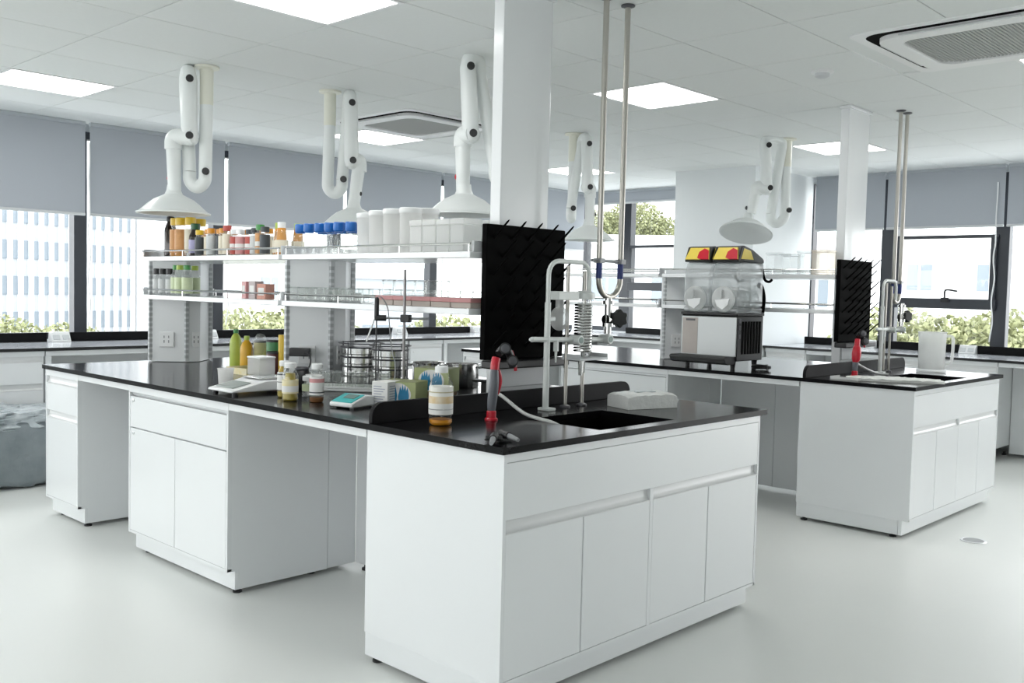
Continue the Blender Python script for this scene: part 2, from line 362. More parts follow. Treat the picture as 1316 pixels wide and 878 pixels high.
def bench(y0, W, which):
    B = lambda *a: MB().box(*a)
    nm = {1: 'juice bottle bench', 2: 'slush machine bench'}[which]
    # --- worktop with a cut-out for the sink
    sx0, sx1, sy0, sy1 = -.405, -.055, .535, .985
    mb = MB(); xs = [-3.59, sx0, sx1, 0]; ys = [0, sy0, sy1, W]
    for i in range(3):
        for j in range(3):
            if (i, j) == (1, 1): continue
            for z, fl in ((.85, 0), (.828, 1)):
                k = len(mb.v); mb.v += [(xs[i], ys[j], z), (xs[i+1], ys[j], z), (xs[i+1], ys[j+1], z), (xs[i], ys[j+1], z)]
                mb.f.append((k, k+1, k+2, k+3) if not fl else (k+3, k+2, k+1, k))
    def side(p, q):
        k = len(mb.v); mb.v += [(*p, .828), (*q, .828), (*q, .85), (*p, .85)]; mb.f.append((k, k+1, k+2, k+3))
    P = [(xs[0], 0), (0, 0), (0, W), (xs[0], W)]
    for i in range(4): side(P[i], P[(i+1) % 4])
    Q = [(sx0, sy0), (sx0, sy1), (sx1, sy1), (sx1, sy0)]
    for i in range(4): side(Q[i], Q[(i+1) % 4])
    wt = thing('worktop', 'continuous black worktop of the '+nm, 'worktop', (0, y0, 0))
    me = obj('slab', mb, BLACKTOP, wt, smooth=False)
    # upstand: rounded top corners
    c = .05; pr_ = [(.01, .85), (1.5, .85), (1.5, .922-c)]+[(1.5-c+c*math.cos(R(a)), .922-c+c*math.sin(R(a))) for a in range(15, 91, 15)]+[(.01+c+c*math.cos(R(a)), .922-c+c*math.sin(R(a))) for a in range(90, 181, 15)]
    obj('upstand', MB().prism(pr_, -.665, -.645, 'x'), BLACKU, wt, smooth=False, bevel=.002)
    sk = thing('sink', 'black basin sunk in the worktop of the '+nm, 'sink', (0, y0, 0))
    e = .004; m = MB().box((sx0-.02, sy0-.02, .62), (sx1+.02, sy1+.02, .628))
    m.box((sx0-.02, sy0-.02, .62), (sx0-e, sy1+.02, .8275)).box((sx1+e, sy0-.02, .62), (sx1+.02, sy1+.02, .8275)).box((sx0-.02, sy0-.02, .62), (sx1+.02, sy0-e, .8275)).box((sx0-.02, sy1+e, .62), (sx1+.02, sy1+.02, .8275))
    obj('basin', m, BLACKM, sk, smooth=False); obj('drain', MB().lathe([(.03, .628), (.03, .633), (.022, .633), (.02, .630)], ((sx0+sx1)/2, (sy0+sy1)/2, 0), 18), STEEL, sk)
    # --- steel frame: apron rails, spine panels, legs behind
    fr = thing('bench_support', 'white steel apron and spine panel under the '+nm, 'frame', (0, y0, 0))
    for (a, b) in ((-1.62, -.69), (-3.15, -2.55)):
        obj('apron_rail', B((a, .02, .795), (b, .05, .828)), WHITE, fr, bevel=.002)
    obj('apron_rail', B((-3.58, W-.05, .795), (-.69, W-.02, .828)), WHITE, fr, bevel=.002)
    obj('spine_panel', B((-1.62, .69, .024), (-1.20, .71, .828)), PANEL, fr, bevel=.002); obj('spine_panel', B((-1.197, .69, .024), (-.69, .71, .828)), PANEL, fr, bevel=.002)
    obj('spine_panel', B((-3.15, .69, .024), (-2.55, .71, .828)), PANEL, fr, bevel=.002)
    for x in (-3.5, -2.4, -1.4): 
        l = obj('leg', B((x-.02, W-.08, .02), (x+.02, W-.04, .828)), WHITE, fr, bevel=.003); obj('foot', MB().lathe([(.02, 0), (.02, .008), (.009, .012), (.009, .03)], (x, W-.06, 0), 12), BLACK, l)
    for x in (-1.55, -.75): obj('foot', MB().lathe([(.02, 0), (.02, .01), (.009, .014), (.009, .05)], (x, .70, 0), 12), BLACK, fr)
    # --- sink cabinet: doors on the end face
    xe = -.012; yb = W-.035
    cab = thing('sink_cabinet', 'wide white four-door sink cabinet at the end of the '+nm, 'cabinet', (0, y0, 0))
    obj('carcass', B((-.678, .02, KZ), (xe-.02, yb, .60)).box((-.678, .02, .60), (-.66, yb, .80)).box((-.66, .02, .60), (xe-.02, .036, .80)).box((-.66, yb-.016, .60), (xe-.02, yb, .80)).box((-.678, .02, .022), (xe-.022-KR, yb, KZ)), PANEL, cab, bevel=.0015, smooth=False)
    obj('side_panel', B((-.68, .018, KZ), (xe, .0202, .827)), WHITE, cab, smooth=False)
    obj('toe_kick', B((xe-KR-.020, .0205, .022), (xe-KR, yb-.0005, KZ)), WHITE, cab, smooth=False)
    obj('top_rail', B((-.678, .021, .80), (xe, .04, .827)).box((-.678, yb-.02, .80), (xe, yb, .827)).box((xe-.02, .04, .80), (xe, yb-.02, .827)), WHITE, cab, smooth=False)
    obj('fascia', B((xe-.02, .03, .62), (xe-.001, yb-.01, .798)), WHITE, cab, bevel=.002)
    mid = (.03+yb)/2
    for (a, b) in ((.032, mid-.010), (mid+.010, yb-.012)):
        mm = (a+b)/2
        for (p, q) in ((a, mm-.0025), (mm+.0025, b)):
            d = obj('door', B((xe-.02, p, KZ+.012), (xe-.001, q, .576)), WHITE, cab, bevel=.002)
        finger_pull(cab, a, b, xe-.001, .578, 'y')
    obj('front_frame', B((xe-.02, .02, KZ), (xe, .031, .80)).box((xe-.02, yb-.011, KZ), (xe, yb, .80)).box((xe-.02, mid-.009, KZ), (xe-.001, mid+.009, .62)).box((xe-.02, .02, KZ), (xe, yb, KZ+.011)), WHITE, cab, smooth=False)
    feet(cab, [(-.64, .05), (-.64, yb-.05), (xe-.1, .06), (xe-.1, yb-.06)])
    # --- cabinet with a drawer over two doors
    cb = thing('drawer_cabinet', 'white cabinet with one drawer over two doors in the '+nm, 'cabinet', (0, y0, 0)); x0, x1 = -2.55, -1.622
    obj('carcass', B((x0, .04, KZ), (x1, .53, .79)).box((x0, .02+KR+.0155, .022), (x1, .53, KZ)), PANEL, cb, smooth=False)
    obj('filler_panel', B((x0, .533, .024), (x1-.001, .69, .79)), PANEL, cb, bevel=.002)
    obj('top_rail', B((x0, .02, .79), (x1, .69, .8275)), WHITE, cb, bevel=.0015)
    obj('front_frame', B((x0, .02, KZ), (x0+.012, .04, .79)).box((x1-.012, .02, KZ), (x1, .04, .79)).box((x0, .021, KZ), (x1, .04, KZ+.011)), WHITE, cb, smooth=False)
    obj('toe_kick', B((x0, .02+KR, .022), (x1, .02+KR+.015, KZ)), WHITE, cb, smooth=False)
    d = obj('drawer', B((x0+.015, .02, .623), (x1-.015, .04, .772)), WHITE, cb, bevel=.002); finger_pull(d, x0+.015, x1-.015, .0215, .774-.034, 'x') if False else None
    lock(d, x0+.05, .02, .752)
    mm = (x0+x1)/2
    for (p, q) in ((x0+.015, mm-.002), (mm+.002, x1-.015)):
        d = obj('door', B((p, .02, KZ+.012), (q, .04, .617)), WHITE, cb, bevel=.002)
        if p < mm-.1: lock(d, x0+.05, .02, .595)
    obj('handle', B((x0+.015, .03, .776), (x1-.015, .04, .788)), ALU, cb, bevel=.002)
    feet(cb, [(x0+.06, .1), (x1-.035, .09), (x0+.06, .48), (x1-.06, .48)])
    # --- narrow two-drawer pedestal
    cb = thing('pedestal_cabinet', 'narrow white two-drawer pedestal at the window end of the '+nm, 'cabinet', (0, y0, 0)); x0, x1 = -3.588, -3.154
    obj('carcass', B((x0, .04, KZ), (x1, .53, .79)).box((x0, .02+KR+.0155, .022), (x1, .53, KZ)), PANEL, cb, smooth=False)
    obj('top_rail', B((x0, .02, .79), (x1, .53, .8275)), WHITE, cb, bevel=.0015)
    obj('front_frame', B((x0, .02, KZ), (x0+.012, .04, .79)).box((x1-.012, .02, KZ), (x1, .04, .79)).box((x0, .021, KZ), (x1, .04, KZ+.011)), WHITE, cb, smooth=False)
    obj('toe_kick', B((x0, .02+KR, .022), (x1, .02+KR+.015, KZ)), WHITE, cb, smooth=False)
    for (z0, z1) in ((.60, .748), (KZ+.012, .557)):
        d = obj('drawer', B((x0+.014, .02, z0), (x1-.014, .04, z1)), WHITE, cb, bevel=.002)
        finger_pull(d, x0+.014, x1-.014, .02, z1+.002, 'x')
    feet(cb, [(x0+.06, .1), (x1-.035, .09), (x0+.06, .48), (x1-.05, .48)])
    # --- reagent rack: octagonal posts, two shelf levels, guard rails
    rk = thing('reagent_rack', 'white two-tier reagent rack with steel rails on the '+nm, 'shelf rack', (0, y0, 0))
    yc = .78
    def post(x1p, kind):
        hw = .04; c2 = .15
        P = [(x1p, yc-hw), (x1p, yc+hw), (x1p-c2, yc+hw+c2), (x1p-c2-.04, yc+hw+c2), (x1p-c2-.04, yc-hw-c2), (x1p-c2, yc-hw-c2)]
        if kind == 'flat': P = [(x1p-.045, yc+.04), (x1p, yc+.04), (x1p, yc+.20), (x1p-.045, yc+.20)]
        o = obj('post', MB().prism(P, .852, 1.45), PANEL, rk, bevel=.002, smooth=False)
        # slotted uprights on the corners
        cs = [(x1p+.002, yc-hw-.004), (x1p-c2-.004, yc-hw-c2-.003), (x1p-c2+.02, yc+hw+c2-.01)] if kind != 'flat' else [(x1p-.012, yc+.045)]
        for (sx_, sy_) in cs:
            st = MB().box((sx_-.012, sy_-.012, .86), (sx_+.006, sy_+.012, 1.445)); sl = MB()
            for q in range(18): sl.box((sx_-.008, sy_-.0135, .875+q*.031), (sx_+.0075, sy_+.006, .893+q*.031))
            s_ = obj('slotted_upright', st, LGREY, o, smooth=False); so = obj('slots', sl, mat('slot shadow grey', (.42, .44, .45), .6), o, smooth=False)
        if kind != 'flat':
            # socket plate on the chamfer, a second on the end face
            for (cx, cy, a) in ((x1p-.085, yc-.125, R(-45)), (x1p+.003, yc+.012, 0)):
                wd = .042 if a else .024
                m_ = MB().box((-.004, -wd, -.045), (.006, wd, .045)).rot(a).move((cx+(.003 if a else 0), cy-(.003 if a else 0), .985)); pl = obj('socket_plate', m_, WPL, o, bevel=.002)
                hl = MB()
                for q in (-.015, .012): hl.box((.006, q-.003, -.02), (.0075, q+.003, -.004)).box((.006, q-.003, .008), (.0075, q+.003, .022))
                hl.rot(a).move((cx+(.003 if a else 0), cy-(.003 if a else 0), .985)); obj('socket_holes', hl, GREY, o, smooth=False)
        return o
    post(-3.345, 'end'); post(-1.9, 'mid'); post(-.815, 'flat')
    ya, yb2 = .56, 1.06
    for (xa, xb) in ((-3.588, -2.10), (-2.07, -.745)):
        for z, lv in ((1.447, 'upper'), (1.222, 'lower')):
            obj('shelf', B((xa, ya, z), (xb, yb2, z+.026)), WHITE, rk, bevel=.003)
            for ye in (ya+.012, yb2-.012):
                rl_ = MB().cyl((xa+.01, ye, z+.058), (xb-.01, ye, z+.058), .005, n=8)
                r_ = obj('guard_rail', rl_, STEEL, rk)
                for q in range(4): obj('rail_post', MB().cyl((xa+.02+q*(xb-xa-.04)/3, ye, z+.026), (xa+.02+q*(xb-xa-.04)/3, ye, z+.058), .004, n=6), STEEL, r_)
            for xq in (xa, xb-.012): obj('shelf_bracket', B((xq, ya+.02, z+.026), (xq+.012, yb2-.02, z+.07)), LGREY if xq > -3.5 else ALU, rk, bevel=.002)
    return
bench(0, 1.594, 1)
bench(3.214, 1.49, 2)

# service ducts, drying boards, pipes
def duct(y0, y1, label):
    t = thing('service_duct', label, 'service duct', (0, 0, 0))
    obj('duct_body', MB().box((-.81, y0, .852), (-.75, y1, H-.002)), WHITE, t, bevel=.004)
    obj('duct_collar', MB().box((-.815, y0-.012, H-.02), (-.738, y1+.012, H-.001)), WHITE, t, bevel=.003)
    obj('duct_cover', MB().box((-.75, y0+.01, .925), (-.742, y1-.01, 1.04)), LGREY, t, bevel=.003)
duct(.728, 1.019, 'tall white flat service duct rising from the juice bottle bench to the ceiling')
duct(3.898, 4.204, 'tall white flat service duct rising from the slush machine bench to the ceiling')
def pegboard(y0, y1, z0, z1, label):
    t = thing('drying_board', label, 'drying rack', (0, 0, 0), 0, 'black peg drying boards')
    obj('board', MB().box((-.735, y0, z0), (-.705, y1, z1)), BLACKM, t, bevel=.004)
    obj('drip_trough', MB().box((-.735, y0+.01, z0-.035), (-.655, y1-.01, z0-.002)), BLACK, t, bevel=.006)
    n = 5; d = Vector((.07, .012, .07)); p0 = None
    for i in range(n):
        for j in range(7):
            yy = y0+.04+(y1-y0-.08)*i/(n-1); zz = z0+.05+(z1-z0-.105)*j/6
            if j % 2: 
                if i == n-1: continue
                yy += (y1-y0-.08)/(n-1)/2
            if p0 is None:
                p0 = obj('peg', MB().tube([(0, 0, 0), d*.9, d], [.0055, .004, .002], 8), BLACKM, t, loc=(-.706, yy, zz))
            else: share('peg', p0, t, (-.706, yy, zz))
pegboard(.612, 1.085, 1.045, 1.585, 'large black peg drying board beside the white hood on the juice bottle bench')
pegboard(3.762, 4.236, 1.045, 1.57, 'black peg drying board with slanting pegs on the slush machine bench')
def uloop(y0, y1, zb, label):
    t = thing('pipe_loop', label, 'pipe', (0, 0, 0)); x = -.57; r = (y1-y0)/2; yc = (y0+y1)/2
    pts = [(x, y0, H-.01), (x, y0, zb+r+.2), (x, y0, zb+r)]+arc((x, yc, zb+r), r, 180, 360, 12, 'yz')[1:]+[(x, y1, zb+r+.2), (x, y1, H-.01)]
    obj('steel_pipe', MB().tube(pts, .0125, 14), WARM, t)
    for y in (y0, y1):
        obj('ceiling_flange', MB().lathe([(.03, 0), (.03, -.006), (.014, -.012)], (x, y, H-.001), 18), DGREY, t)
        obj('blue_sleeve', MB().lathe([(.0135, zb+r+.005), (.0135, zb+r+.07)], (x, y, 0), 14), mat('blue tape', (.03, .05, .2), .5, noise=.1), t)
    obj('pipe_clamp', MB().cyl((x, y0-.05, zb+r+.08), (x, y1+.03, zb+r+.08), .007, n=10).box((x-.018, y0-.016, zb+r+.07), (x+.018, y0+.016, zb+r+.09)).box((x-.018, y1-.016, zb+r+.07), (x+.018, y1+.016, zb+r+.09)), GREY, t)
uloop(1.152, 1.300, 1.305, 'pair of steel pipes dropping from the ceiling into a U bend beside the coiled condenser')
uloop(4.262, 4.368, 1.305, 'pair of steel pipes dropping from the ceiling into a U bend above the plastic jug')

# ------------------------------------------------------------------ still and tap stand over each sink
def stand(yo, label, full):
    t = thing('tap_stand', label, 'tap stand', (-.53, yo, .85)); Wp = mat('white epoxy tube', (.74, .77, .75), .3, noise=.03)
    # local: y 0 = white leg, y .26 = far steel pole
    pts = [(0, 0, .0), (0, 0, .52)]+[(0, .06-.06*math.cos(R(a)), .54+.055*math.sin(R(a))) for a in range(0, 91, 18)]+[(0, .20, .595)]+[(0, .20+.055*math.sin(R(a)), .54+.055*math.cos(R(a))) for a in range(18, 91, 18)]+[(0, .255, .47)]
    obj('frame_tube', MB().tube(pts, .0095, 12), Wp, t)
    obj('leg_sleeve', MB().cyl((0, 0, .006), (0, 0, .43), .0125, n=14), Wp, t)
    obj('frame_foot', MB().box((-.03, -.014, 0), (.03, .03, .012)), Wp, t, bevel=.003)
    for y, z1 in ((.155, .58), (.262, .56)):
        p = obj('steel_pole', MB().cyl((-.03, y, 0), (-.03, y, z1), .008, n=12), WARM, t); obj('pole_foot', MB().lathe([(.022, 0), (.022, .006), (.009, .012)], (-.03, y, 0), 16), DGREY, p)
    m = obj('manifold', MB().cyl((.0, -.09, .285), (.0, .36, .275), .0105, n=12).cyl((0, -.10, .285), (0, -.085, .285), .006, .0105, 12), Wp, t)
    for y in (.17, .365):
        v = obj('valve', MB().cyl((-.02, y, .278), (.035, y, .278), .019, n=16), Wp, t); obj('valve_port', MB().cyl((.035, y, .278), (.037, y, .278), .013, n=16), mat('grey green rubber', (.25, .33, .3), .5), v)
    obj('drip_nozzle', MB().cyl((0, .055, .285), (0, .055, .235), .011, n=10).cyl((0, .055, .235), (0, .055, .19), .006, .003, 10), Wp, t)
    if full:
        n = 17; hx = [(-.01+.036*math.cos(2*math.pi*k/12), .235+.036*math.sin(2*math.pi*k/12), .225+.20*k/(12*n)) for k in range(12*n+1)]
        obj('condenser_coil', MB().tube(hx, .0045, 6), STEEL, t)
        obj('condenser_core', MB().cyl((-.01, .235, .2), (-.01, .235, .45), .024, n=16), GLASS, t)
        for k in (0, 1): obj('coil_strut', MB().cyl((-.01, .235+(.045 if k else -.0)*1, .2), (-.01, .235+(.045 if k else 0), .45), .004, n=8), STEEL, t)
        obj('condenser_cap', MB().lathe([(.045, .445), (.045, .47), (.02, .48)], (-.01, .235, 0), 18), Wp, t)
        obj('coil_tray', MB().box((-.05, .15, .195), (.05, .33, .205)).box((-.05, .15, .205), (.05, .155, .22)).box((-.05, .325, .205), (.05, .33, .22)), LGREY, t, bevel=.002)
        obj('outlet_tap', MB().cyl((-.01, .225, .195), (-.01, .225, .13), .012, .008, 12).cyl((-.01, .245, .195), (-.01, .245, .14), .006, n=8), STEEL, t)
        obj('glass_bulb', MB().ball((-.02, .095, .365), .045, 16, 10, (.8, 1, 1.1)).cyl((-.02, .095, .4), (-.02, .095, .44), .018, n=12), MILKY, t)
        obj('white_housing', MB().box((-.05, .04, .44), (.02, .17, .475)), Wp, t, bevel=.004)
        obj('clip', MB().box((-.012, .0, .355), (.0, .05, .372)).box((-.02, .01, .35), (-.005, .022, .4)), Wp, t, bevel=.003)
    vb = obj('valve_body', MB().cyl((.0, .385, .30), (.0, .385, .45), .016, n=14).cyl((0, .37, .36), (0, .43, .36), .022, n=16).lathe([(.026, .33), (.026, .345)], (0, .385, 0), 14).lathe([(.026, .425), (.026, .44)], (0, .385, 0), 14), STEEL, t)
    kp = [(.030+.004*(k % 2), 0) for k in range(2)]
    km = MB(); P = [((.036+.004*math.cos(6*2*math.pi*k/48))*math.cos(2*math.pi*k/48), (.036+.004*math.cos(6*2*math.pi*k/48))*math.sin(2*math.pi*k/48)) for k in range(48)]
    km.prism(P, -.018, .018).rot(R(-50), 'X').rot(R(55), 'Z').move((.02, .455, .365)) if False else km.prism(P, 0, .03).rot(R(90), 'Y').rot(R(-20), 'Z').move((.012, .432, .365))
    obj('knob', km, BLACK, t, bevel=.004)
    obj('valve_spout', MB().tube(smoothpath([(0, .385, .31), (0, .385, .29), (.0, .40, .275), (0, .40, .25)]), .008, 8), STEEL, t)
    return t
stand(.785, 'white tube stand with coiled condenser and black knob over the sink beside the tissue pack', True)
s2 = stand(4.005, 'plain white tube tap stand over the sink beside the plastic jug', False)
s2.scale = (1, .8, 1)

# eyewash guns with hoses
def gun(loc, rz, label, redgrip):
    t = thing('eyewash_gun', label, 'eyewash spray', loc, rz); G = mat('eyewash handle grey', (.13, .14, .16), .45, noise=.1)
    b = obj('base', MB().lathe([(.024, 0), (.024, .006), (.018, .01), (.018, .032), (.014, .036)], (0, 0, 0), 20), RED, t)
    p = smoothpath([(0, 0, .03), (.0, .002, .07), (.004, .008, .13), (.004, .008, .19)])
    obj('handle', MB().tube(p, [.013+.005*math.sin(math.pi*k/(len(p)-1)) for k in range(len(p))], 14), G, t)
    if redgrip: obj('grip_sleeve', MB().tube([(.001, .003, .085), (.002, .004, .105), (.003, .008, .14), (.004, .008, .175), (.004, .008, .19)], [.016, .024, .028, .024, .016], 16), RED, t)
    obj('collar', MB().tube(smoothpath([(.004, .008, .185), (.004, .009, .205), (.002, .018, .226)]), .0165, 14), RED, t)
    obj('trigger', MB().tube(smoothpath([(.004, .026, .18), (.004, .036, .155), (.004, .036, .13), (.003, .022, .095)]), .009, 8), RED, t)
    hd = obj('spray_head', MB().tube(smoothpath([(0, .03, .24), (0, .052, .262), (0, .075, .258), (0, .098, .225), (0, .108, .19)]), .015, 12), BLACK, t)
    for y, z in ((.052, .272), (.092, .225)):
        obj('rose', MB().lathe([(.010, 0), (.020, .012), (.022, .024), (.018, .026)], (.008, y, z-.012), 18, (.8, -.6, .1)), BLACK, t)
        obj('rose_face', MB().lathe([(.0165, 0), (.013, .002)], (.008+.0208, y-.0156, z-.0095), 16, (.8, -.6, .1)), DGREY, t)
    obj('red_strap', MB().tube(smoothpath([(0, .098, .25), (.0, .118, .215), (0, .124, .175)]), .006, 6), RED, t)
    return t
gun((-.462, .412, .85), R(0), 'grey and red eyewash spray standing near the corner nozzles', False)
gun((-.515, 3.60, .85), R(0), 'red eyewash spray standing beside the foam sheet', True)
HOSE = mat('pale pvc hose', (.6, .61, .6), .35, noise=.05)
tag(obj('sink_hose', MB().tube(smoothpath([(-.635, .60, .925), (-.6, .60, .92), (-.45, .56, .868), (-.37, .545, .858), (-.25, .54, .85), (-.2, .57, .80), (-.19, .6, .66)], 3), .007, 8), HOSE), 'pale hose running over the upstand into the sink by the coiled condenser', 'hose')
tag(obj('sink_hose', MB().tube(smoothpath([(-.515, 3.625, .93), (-.50, 3.70, .90), (-.48, 3.80, .868), (-.46, 3.86, .858), (-.42, 3.88, .857)], 3), .007, 8), HOSE), 'pale hose running from the red eyewash spray to the tap stand', 'hose')

# ------------------------------------------------------------------ fume arms
ARMS = {
 1: dict(A=[(-3.13, .735, H), (-3.13, .73, 1.96)], B=[(-3.20, .67, 1.96), (-3.25, .67, 2.46)], C=[(-3.15, .64, 2.47), (-3.13, .63, 2.15)], D=[(-3.22, .58, 2.14), (-3.24, .60, 1.85)], rim=(-3.25, .60, 1.72)),
 2: dict(A=[(-3.12, 1.58, H), (-3.12, 1.57, 2.0)], B=[(-3.05, 1.63, 2.0), (-3.04, 1.66, 2.46)], C=[(-2.97, 1.63, 2.47), (-2.94, 1.62, 2.11)], D=[(-2.94, 1.68, 2.11), (-2.95, 1.65, 1.84)], rim=(-2.95, 1.65, 1.71)),
 3: dict(A=[(-1.60, 1.64, H), (-1.60, 1.63, 2.0)], B=[(-1.64, 1.59, 1.98), (-1.75, 1.56, 2.49)], C=[(-1.74, 1.47, 2.49), (-1.71, 1.47, 2.14)], D=[(-1.78, 1.48, 2.14), (-1.76, 1.47, 1.85)], rim=(-1.75, 1.47, 1.72)),
 4: dict(A=[(-2.91, 3.73, H), (-2.90, 3.72, 1.99)], B=[(-2.87, 3.67, 1.97), (-2.84, 3.74, 2.45)], C=[(-2.76, 3.71, 2.46), (-2.74, 3.71, 2.13)], D=[(-2.77, 3.78, 2.12), (-2.76, 3.77, 1.86)], rim=(-2.76, 3.76, 1.73)),
 5: dict(A=[(-1.70, 4.88, H), (-1.69, 4.87, 2.0)], B=[(-1.77, 4.79, 1.97), (-1.72, 4.84, 2.49)], C=[(-1.79, 4.70, 2.49), (-1.76, 4.69, 2.16)], D=[(-1.83, 4.66, 2.17), (-1.86, 4.65, 1.97)], rim=(-1.885, 4.62, 1.815), tilt=1),
}
ALAB = {1: 'white jointed fume arm with a red tag hanging over the dark glass bottle', 2: 'white jointed fume arm hanging behind the blue capped bottles', 3: 'white jointed fume arm hanging beside the service duct over the clear cases',
        4: 'white jointed fume arm hanging behind the twin steel pipes', 5: 'white jointed fume arm with a tilted hood over the slush machine'}
view = Vector((.69, -.72, 0))
for k, a in ARMS.items():
    t = thing('fume_arm', ALAB[k], 'fume hood arm', (0, 0, 0), 0, 'jointed white fume arms')
    A, B, C, D = [[Vector(p) for p in a[q]] for q in 'ABCD']; rim = Vector(a['rim'])
    obj('drop_sleeve', MB().cyl(A[0], A[0]+Vector((0, 0, -.22)), .038, n=20).lathe([(.07, 0), (.07, -.012), (.04, -.018)], A[0]-Vector((0, 0, .001)), 24), ARMY, t)
    u = [A[0]+Vector((0, 0, -.2)), A[1]]
    dn = Vector((0, 0, -.085)); bend = smoothpath([A[1], A[1]+dn*.6, A[1]*.65+B[0]*.35+dn, A[1]*.35+B[0]*.65+dn, B[0]+dn*.6, B[0]], 3)
    lo = obj('drop_pipe', MB().tube([A[0]+Vector((0, 0, -.21))]+bend, .037, 18), ARMW, t)
    up = Vector((0, 0, .07)); bend = smoothpath([B[1], B[1]+up*.6, B[1]*.6+C[0]*.4+up, C[0]+up*.7, C[0]], 3)
    obj('lower_arm', MB().tube([B[0]]+bend, .037, 18), ARMW, t)
    obj('upper_arm', MB().tube([C[0]+Vector((0, 0, .045)), C[0]+Vector((0, 0, .03)), C[0], C[1], C[1]+Vector((0, 0, -.035)), C[1]+Vector((0, 0, -.05))], [.018, .038, .043, .045, .036, .015], 20), ARMW, t)
    e = (D[0]-C[1]); e = Vector((e.x, e.y, 0))
    obj('elbow', MB().tube(smoothpath([C[1]+e*-.3, C[1]+e*.3, D[0]+Vector((0, 0, .01)), D[0]+Vector((0, 0, -.06))], 3), .047, 18), ARMW, t)
    obj('hood_pipe', MB().tube([D[0]+Vector((0, 0, .02)), D[0], D[1]], [.036, .042, .036], 18), ARMW, t)
    for p, nm in ((A[1] if k in (1, 5) else B[0], 'joint_knob'), (C[0], 'joint_knob'), (C[1], 'joint_knob')):
        obj(nm, MB().lathe([(.020, .0), (.021, .015), (.017, .02)], p+view*.038+Vector((.012, .012, 0)), 16, view), BLACK, t)
    pr_ = [(.036, .16), (.040, .13), (.05, .108), (.075, .095), (.11, .078), (.145, .05), (.175, .022), (.188, .010), (.205, .004), (.206, -.004), (.196, -.004), (.182, .006), (.165, .022), (.14, .042), (.10, .068), (.06, .085), (.03, .09)]
    hd = obj('hood', MB().lathe(pr_, (0, 0, 0), 40), ARMW, t, loc=rim)
    if 'tilt' in a: hd.rotation_euler = Vector((-.10, .39, 1)).to_track_quat('Z', 'Y').to_euler()
    if k in (1, 3, 5): obj('damper_tag', MB().lathe([(.016, 0), (.016, .006), (.008, .012)], D[1]+Vector((-.029, -.018, .07)) if k != 5 else D[1]+Vector((-.03, -.02, .04)), 14, (-.7, -.7, 0)), RED if k != 5 else DGREY, t)
    else: obj('damper_tag', MB().lathe([(.014, 0), (.014, .006), (.008, .012)], D[1]+Vector((.03, .025, .07)), 14, (.7, .7, 0)), BLACK, t)

# ------------------------------------------------------------------ counters along the windows
def counter_cab(loc, rz, w_, label, kind=2, group=None):
    """cabinet whose front is its local -y face; local x runs along the front"""
    t = thing('counter_cabinet', label, 'cabinet', loc, rz, group); B = lambda *a: MB().box(*a)
    obj('carcass', B((0, .02, KZ), (w_, .6, .79)), PANEL, t, smooth=False); obj('toe_kick', B((0, .05, .02), (w_, .065, KZ)), WHITE, t)
    obj('top_rail', B((0, 0, .79), (w_, .6, .826)), WHITE, t, bevel=.0015)
    d = obj('drawer', B((.012, 0, .60), (w_-.012, .02, .75)), WHITE, t, bevel=.002); finger_pull(d, .012, w_-.012, 0, .752, 'x'); lock(d, .05, 0, .72)
    n = kind
    for i in range(n):
        d = obj('door', B((.012+(w_-.024)*i/n, 0, KZ+.012), (.009+(w_-.024)*(i+1)/n, .02, .556)), WHITE, t, bevel=.002)
        finger_pull(d, .012+(w_-.024)*i/n, .009+(w_-.024)*(i+1)/n, 0, .558, 'x')
    feet(t, [(.06, .1), (w_-.06, .1), (.06, .5), (w_-.06, .5)])
    return t
lt = thing('counter_worktop', 'long black edged counter top with window glare painted in under the striped tower view', 'worktop', (0, 0, 0))
obj('slab', MB().box((-5.74, -2.8, .828), (-4.93, 7.3, .8485)), BLACKC, lt, smooth=False); obj('glare_sheet', MB().box((-5.74, -2.8, .8485), (-4.932, 7.3, .85)), GLAREM, lt, smooth=False)  # thin top sheet carries the window reflection as a pale colour
for (a, b) in ((-2.6, .78), (.95, 2.03), (2.18, 4.14), (4.32, 5.24), (5.40, 6.3)): obj('upstand', MB().box((-5.62, a, .8505), (-5.60, b, .92)), BLACKU, lt, bevel=.002)
rt = thing('counter_worktop', 'black edged counter top with window glare painted in under the window with the latch', 'worktop', (0, 0, 0))
obj('slab', MB().box((-2.675, 6.38, .828), (1.8, 7.3, .8485)), BLACKC, rt, smooth=False); obj('glare_sheet', MB().box((-2.675, 6.382, .8485), (1.8, 7.3, .85)), GLAREM, rt, smooth=False)
for (a, b) in ((-2.62, -2.0), (-1.87, -1.09), (-.94, .2), (.35, 1.6)): obj('upstand', MB().box((a, 7.13, .8505), (b, 7.15, .925)), BLACKU, rt, bevel=.002)
r2 = thing('counter_worktop', 'short black edged counter top between the projecting wall and the room corner', 'worktop', (0, 0, 0))
obj('slab', MB().box((-4.925, 6.38, .828), (-3.58, 7.3, .8485)), BLACKC, r2, smooth=False); obj('glare_sheet', MB().box((-4.925, 6.382, .8485), (-3.58, 7.3, .85)), GLAREM, r2, smooth=False); obj('upstand', MB().box((-4.9, 7.13, .8505), (-3.6, 7.15, .92)), BLACKU, r2, bevel=.002)
def sock(loc, rz, label):
    t = thing('socket_box', label, 'socket box', loc, rz, 'white desktop socket boxes')
    obj('box_body', MB().prism([(0, 0), (.10, 0), (.055, .075), (.02, .075)], -.07, .07, 'y'), WPL, t, bevel=.004)
    for y in (-.035, .035): obj('socket_plate', MB().box((-.02, y-.025, -.025), (.02, y+.025, .003)).rot(R(0)).rot(R(59), 'Y').move((.082, 0, .036)), LGREY, t, bevel=.002)
